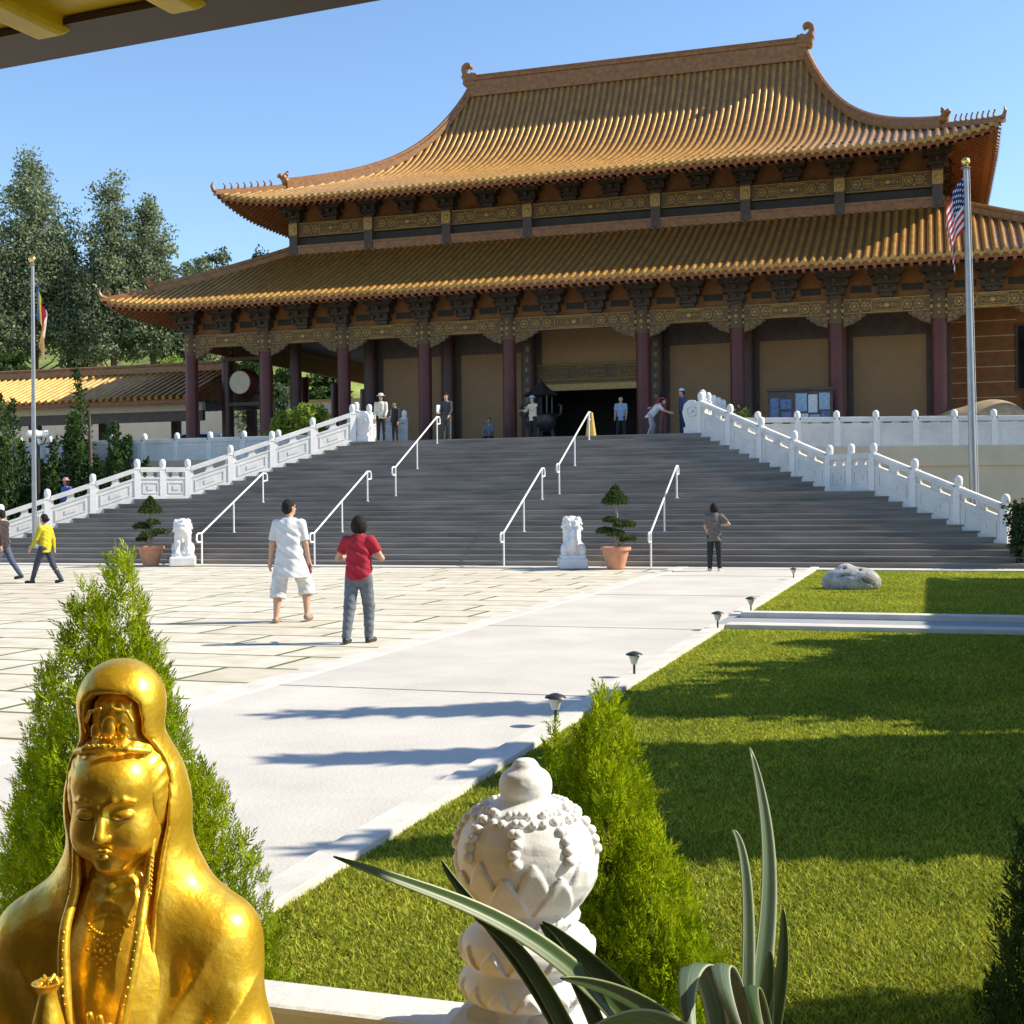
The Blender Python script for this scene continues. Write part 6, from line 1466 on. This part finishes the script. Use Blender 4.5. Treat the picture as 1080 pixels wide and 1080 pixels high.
for s in (-1, 1): ears.ell((s * .066, -.008, .085), (.009, .018, .03), .004); ears.cone((s * .064, -.012, .06), (s * .061, -.016, .030), .009, .007, .006); ears.ell((s * .071, -.016, .088), (.005, .008, .016), .003, 's')
vh = v.build('face_and_chest', m_gd, ST, 2); hv.build('hair_and_crown', m_gd, ST, 1); ears.build('ear', m_gd, ST, 1)
# hood and cloak
c = Vol((-.42, -.34, -.66), (.42, .30, .38), .0044)
c.ell((0, .033, .105), (.1025, .096, .125), .03); c.ell((0, .012, .272), (.064, .066, .064), .02); c.cone((0, .012, .20), (0, .012, .265), .066, .0655, .03)
c.cone((0, .045, .06), (0, .06, -.10), .095, .115, .03, sc=(1, .85, 1)); c.cone((0, .045, -.1), (0, .02, -.45), .13, .21, .06, sc=(1, .85, 1))
for s in (-1, 1):
    c.cone((s * .05, .045, -.055), (s * .145, .03, -.135), .060, .068, .035); c.cone((s * .145, .03, -.135), (s * .185, -.01, -.38), .070, .085, .05); c.cone((s * .185, -.01, -.38), (s * .11, -.18, -.41), .082, .060, .05)
c.ell((0, -.08, -.57), (.37, .26, .11), .06)
g = c.grid()
# open front: outline of the hood opening in x,z
half = [(0, .290), (.028, .287), (.043, .272), (.046, .245), (.045, .222), (.060, .200), (.078, .165), (.083, .12), (.080, .07), (.073, .02), (.068, -.04), (.066, -.10), (.062, -.16), (.054, -.22), (.042, -.28), (.03, -.33), (0, -.34)]
poly = np.array(half + [(-x, z) for x, z in half[::-1][1:-1]])
GXx, GZz = np.meshgrid(c.ax[0], c.ax[2], indexing='ij'); dmin = np.full(GXx.shape, 9.); inside = np.zeros(GXx.shape, bool)
for (x0, z0), (x1, z1) in zip(poly, np.roll(poly, -1, 0)):
    ex, ez = x1 - x0, z1 - z0; h = np.clip(((GXx - x0) * ex + (GZz - z0) * ez) / (ex * ex + ez * ez), 0, 1); dmin = np.minimum(dmin, np.hypot(GXx - x0 - h * ex, GZz - z0 - h * ez))
    cnd = ((z0 > GZz) != (z1 > GZz)); xi = x0 + (GZz - z0) * ex / np.where(abs(ez) < 1e-9, 1e-9, ez); inside ^= cnd & (GXx < xi)
d2 = np.where(inside, -dmin, dmin)[:, None, :]
depth_lim = np.where(g[2] > -.02, .005, .005 - .0 * g[2]); cut = np.maximum(d2, g[1] - .02)
a_ = c.v; kk = .012; h = np.clip(kk - np.abs(a_ + cut), 0, None) / kk; c.v = (np.maximum(a_, -cut) + h * h * kk * .25).astype(np.float32)
# folds in the cloak
ph_ = np.abs(g[0]) * 62 - g[2] * 30 + 1.2 * np.sin(g[2] * 14) + 4 * g[1]; fold = .014 * (np.abs(np.sin(ph_ * .5)) ** .6 - .6) * np.clip((-.10 - g[2]) * 7, 0, 1) * np.clip((np.abs(g[0]) - .075) * 14, 0, 1) * np.clip((.06 - g[1]) * 12, 0, 1) + .003 * np.sin(np.abs(g[0]) * 90 - g[2] * 30) * np.clip((-.12 - g[2]) * 5, 0, 1)
c.v += fold.astype(np.float32)
for s in (-1, 1):
    for k_, (x0, z0, x1, z1) in enumerate(((.20, -.20, .12, -.36), (.235, -.26, .15, -.40), (.17, -.16, .095, -.30), (.26, -.34, .17, -.46))):
        c.path([(s * x0, -.07 - .0 * k_, z0), (s * (x0 + x1) / 2 * 1.02, -.125, (z0 + z1) / 2), (s * x1, -.165, z1)], [.006, .011, .008], .018, 's')
# rolled hem along the opening, followed on the surface
hem = Vol((-.14, -.24, -.36), (.14, .08, .34), .003)
def surf_y(x, z):
    i = int((x - c.lo[0]) / c.res); k_ = int((z - c.lo[2]) / c.res); col_ = c.v[i, :, k_]; w_ = np.where(col_ < 0)[0]
    return c.ax[1][w_[0]] if len(w_) else 0
for s in (-1, 1):
    pts = []
    for x, z in half[:-2]:
        y = surf_y(s * (x + .012), z + (.006 if z > .29 else 0)); pts.append([s * (x + .004), min(y, .0), z])
    for _ in range(2):
        for i in range(1, len(pts) - 1): pts[i][1] = (pts[i - 1][1] + 2 * pts[i][1] + pts[i + 1][1]) / 4
    hem.path(*cr_(pts, .0048), .001)
    # inner scarf falling beside the neck
    hem.path(*cr_([(s * .064, -.03, .05), (s * .058, -.05, -.02), (s * .060, -.090, -.08), (s * .053, -.112, -.15), (s * .040, -.125, -.22), (s * .02, -.125, -.28)], [.006, .008, .009, .010, .010, .009]), .001)
    0 and hem.path(*cr_([(s * .050, -.02, .0), (s * .045, -.055, -.05), (s * .046, -.092, -.10), (s * .036, -.112, -.17), (s * .02, -.122, -.24)], [.004, .005, .005, .005, .005]), .001)
c.build('cloak', m_gd, ST, 1); hem.build('scarf_hem', m_gd, ST, 1)
# bead work
b = MB()
def cy(x, z): # chest surface y
    i = int((x - v.lo[0]) / v.res); k_ = int((z - v.lo[2]) / v.res); w_ = np.where(v.v[i, :, k_] < 0)[0]; return v.ax[1][w_[0]] if len(w_) else -.09
def beads(pts, r=.0028): [b.sph((x, cy(x, z) - .001, z), r, 7, 5) for x, z in pts]
for q_ in np.linspace(-1, 1, 19): beads([(q_ * .047, -.062 - .028 * (1 - q_ * q_))], .0030)
for q_ in np.linspace(-1, 1, 15): beads([(q_ * .040, -.072 - .028 * (1 - q_ * q_))], .0024)
for q_ in np.linspace(-1, 1, 9): beads([(q_ * .026, -.112 - .024 * (1 - abs(q_)))], .0026)
for a in np.linspace(0, 2 * PI, 9)[:-1]: beads([(.011 * math.cos(a), -.113 + .011 * math.sin(a))], .0034)
beads([(0, -.113)], .006); beads([(0, -.140), (0, -.147), (0, -.154)], .0028)
for s in (-1, 1):
    for z in np.linspace(.025, -.03, 9): b.sph((s * .068, -.045 - (.025 - z) * .25, z), .0026, 7, 5)
    for i in range(15): f = i / 14; b.sph((s * (.058 - .034 * f * f), -.100 - .028 * min(1, f * 2), -.08 - .18 * f), .0026, 6, 5)
for q_ in np.linspace(-1, 1, 13): b.sph((q_ * .056, -.075 + .038 * q_ * q_, .212 - .012 * q_ * q_), .0027, 7, 5)
for q_ in np.linspace(-1, 1, 9): b.sph((q_ * .03, -.066 + .02 * q_ * q_, .222), .0022, 7, 5)
b.build('bead_jewellery', m_gd, ST, smooth=True)
# hands and vase
hd = Vol((-.17, -.32, -.42), (.12, -.09, -.13), .0026)
wx, wy, wz = -.034, -.205, -.275
hd.cone((-.13, -.12, -.38), (wx + .004, wy + .025, wz - .03), .034, .024, .01); hd.ell((wx + .006, wy + .016, wz), (.024, .016, .032), .012)
for k_, (dz_, ln) in enumerate(((.022, .9), (.007, 1), (-.008, .95), (-.022, .8))):
    a = (wx + .026, wy + .012, wz + dz_); hd.path([a, (wx + .030, wy - .012, wz + dz_ + .002), (wx + .014, wy - .028, wz + dz_ + .003), (wx - .006 * ln, wy - .029, wz + dz_ + .002)], [.0085, .0078, .0072, .0062], .004)
hd.path([(wx - .008, wy + .02, wz + .01), (wx - .024, wy + .002, wz + .022), (wx - .018, wy - .02, wz + .030)], [.0105, .009, .0075], .005)
# second hand in a mudra
mx_, my_, mz_ = .022, -.175, -.240
hd.cone((.11, -.12, -.36), (mx_ + .012, my_ + .01, mz_ - .05), .032, .022, .01); hd.ell((mx_, my_, mz_ - .02), (.024, .013, .030), .01)
tips = [(-.020, .050, 1), (-.006, .060, 1), (.008, .056, 1), (.021, .044, 1)]
for k_, (ox, L_, _) in enumerate(tips):
    base_ = (mx_ + ox * .85, my_, mz_ + .005)
    if k_ == 0: hd.path([base_, (mx_ + ox - .004, my_ - .018, mz_ + .028), (mx_ + ox - .012, my_ - .034, mz_ + .016)], [.0080, .0070, .0060], .004)
    else: hd.path([base_, (mx_ + ox * 1.05, my_ - .004, mz_ + .005 + L_ * .55), (mx_ + ox * 1.1, my_ - .012, mz_ + .005 + L_)], [.0080, .0070, .0055], .004)
hd.path([(mx_ - .018, my_ + .002, mz_ - .025), (mx_ - .034, my_ - .014, mz_ - .006), (mx_ - .033, my_ - .032, mz_ + .010)], [.0100, .0085, .0068], .005)
hd.build('hand', m_gd, ST, 1)
b = MB().lathe([(.020, -.40), (.028, -.395), (.020, -.375), (.032, -.35), (.041, -.32), (.041, -.295), (.032, -.268), (.022, -.25), (.022, -.235), (.027, -.215), (.024, -.19), (.015, -.155), (.013, -.142), (.020, -.130), (.023, -.127), (.016, -.127), (.010, -.14)], 28, (wx - .002, wy - .012, .0 + .012))
for k_ in range(5): a = k_ * 1.257; b.tube([(wx, wy - .012, -.118), (wx + .012 * math.cos(a), wy - .012 + .012 * math.sin(a), -.108), (wx + .016 * math.cos(a), wy - .012 + .016 * math.sin(a), -.112 - .004)], [.003, .003, .0015], 5)
b.build('vase', m_gd, ST, smooth=True, angle=60)
pz = -(chin.z - .12)
b = MB().lathe([(.36, -.62), (.42, -.64), (.44, -.68), (.40, -.74), (.30, -.78), (.30, -.82), (.40, -.88), (.42, pz)], 40)
b.build('pedestal', m_white, ST, smooth=True, angle=35)
b = MB()
for k_ in range(18): a = k_ * 2 * PI / 18; b.sph((.40 * math.cos(a), .40 * math.sin(a), -.67), .075, 10, 8, (1, 1, .9))
b.build('lotus_petals', m_gd, ST, smooth=True)
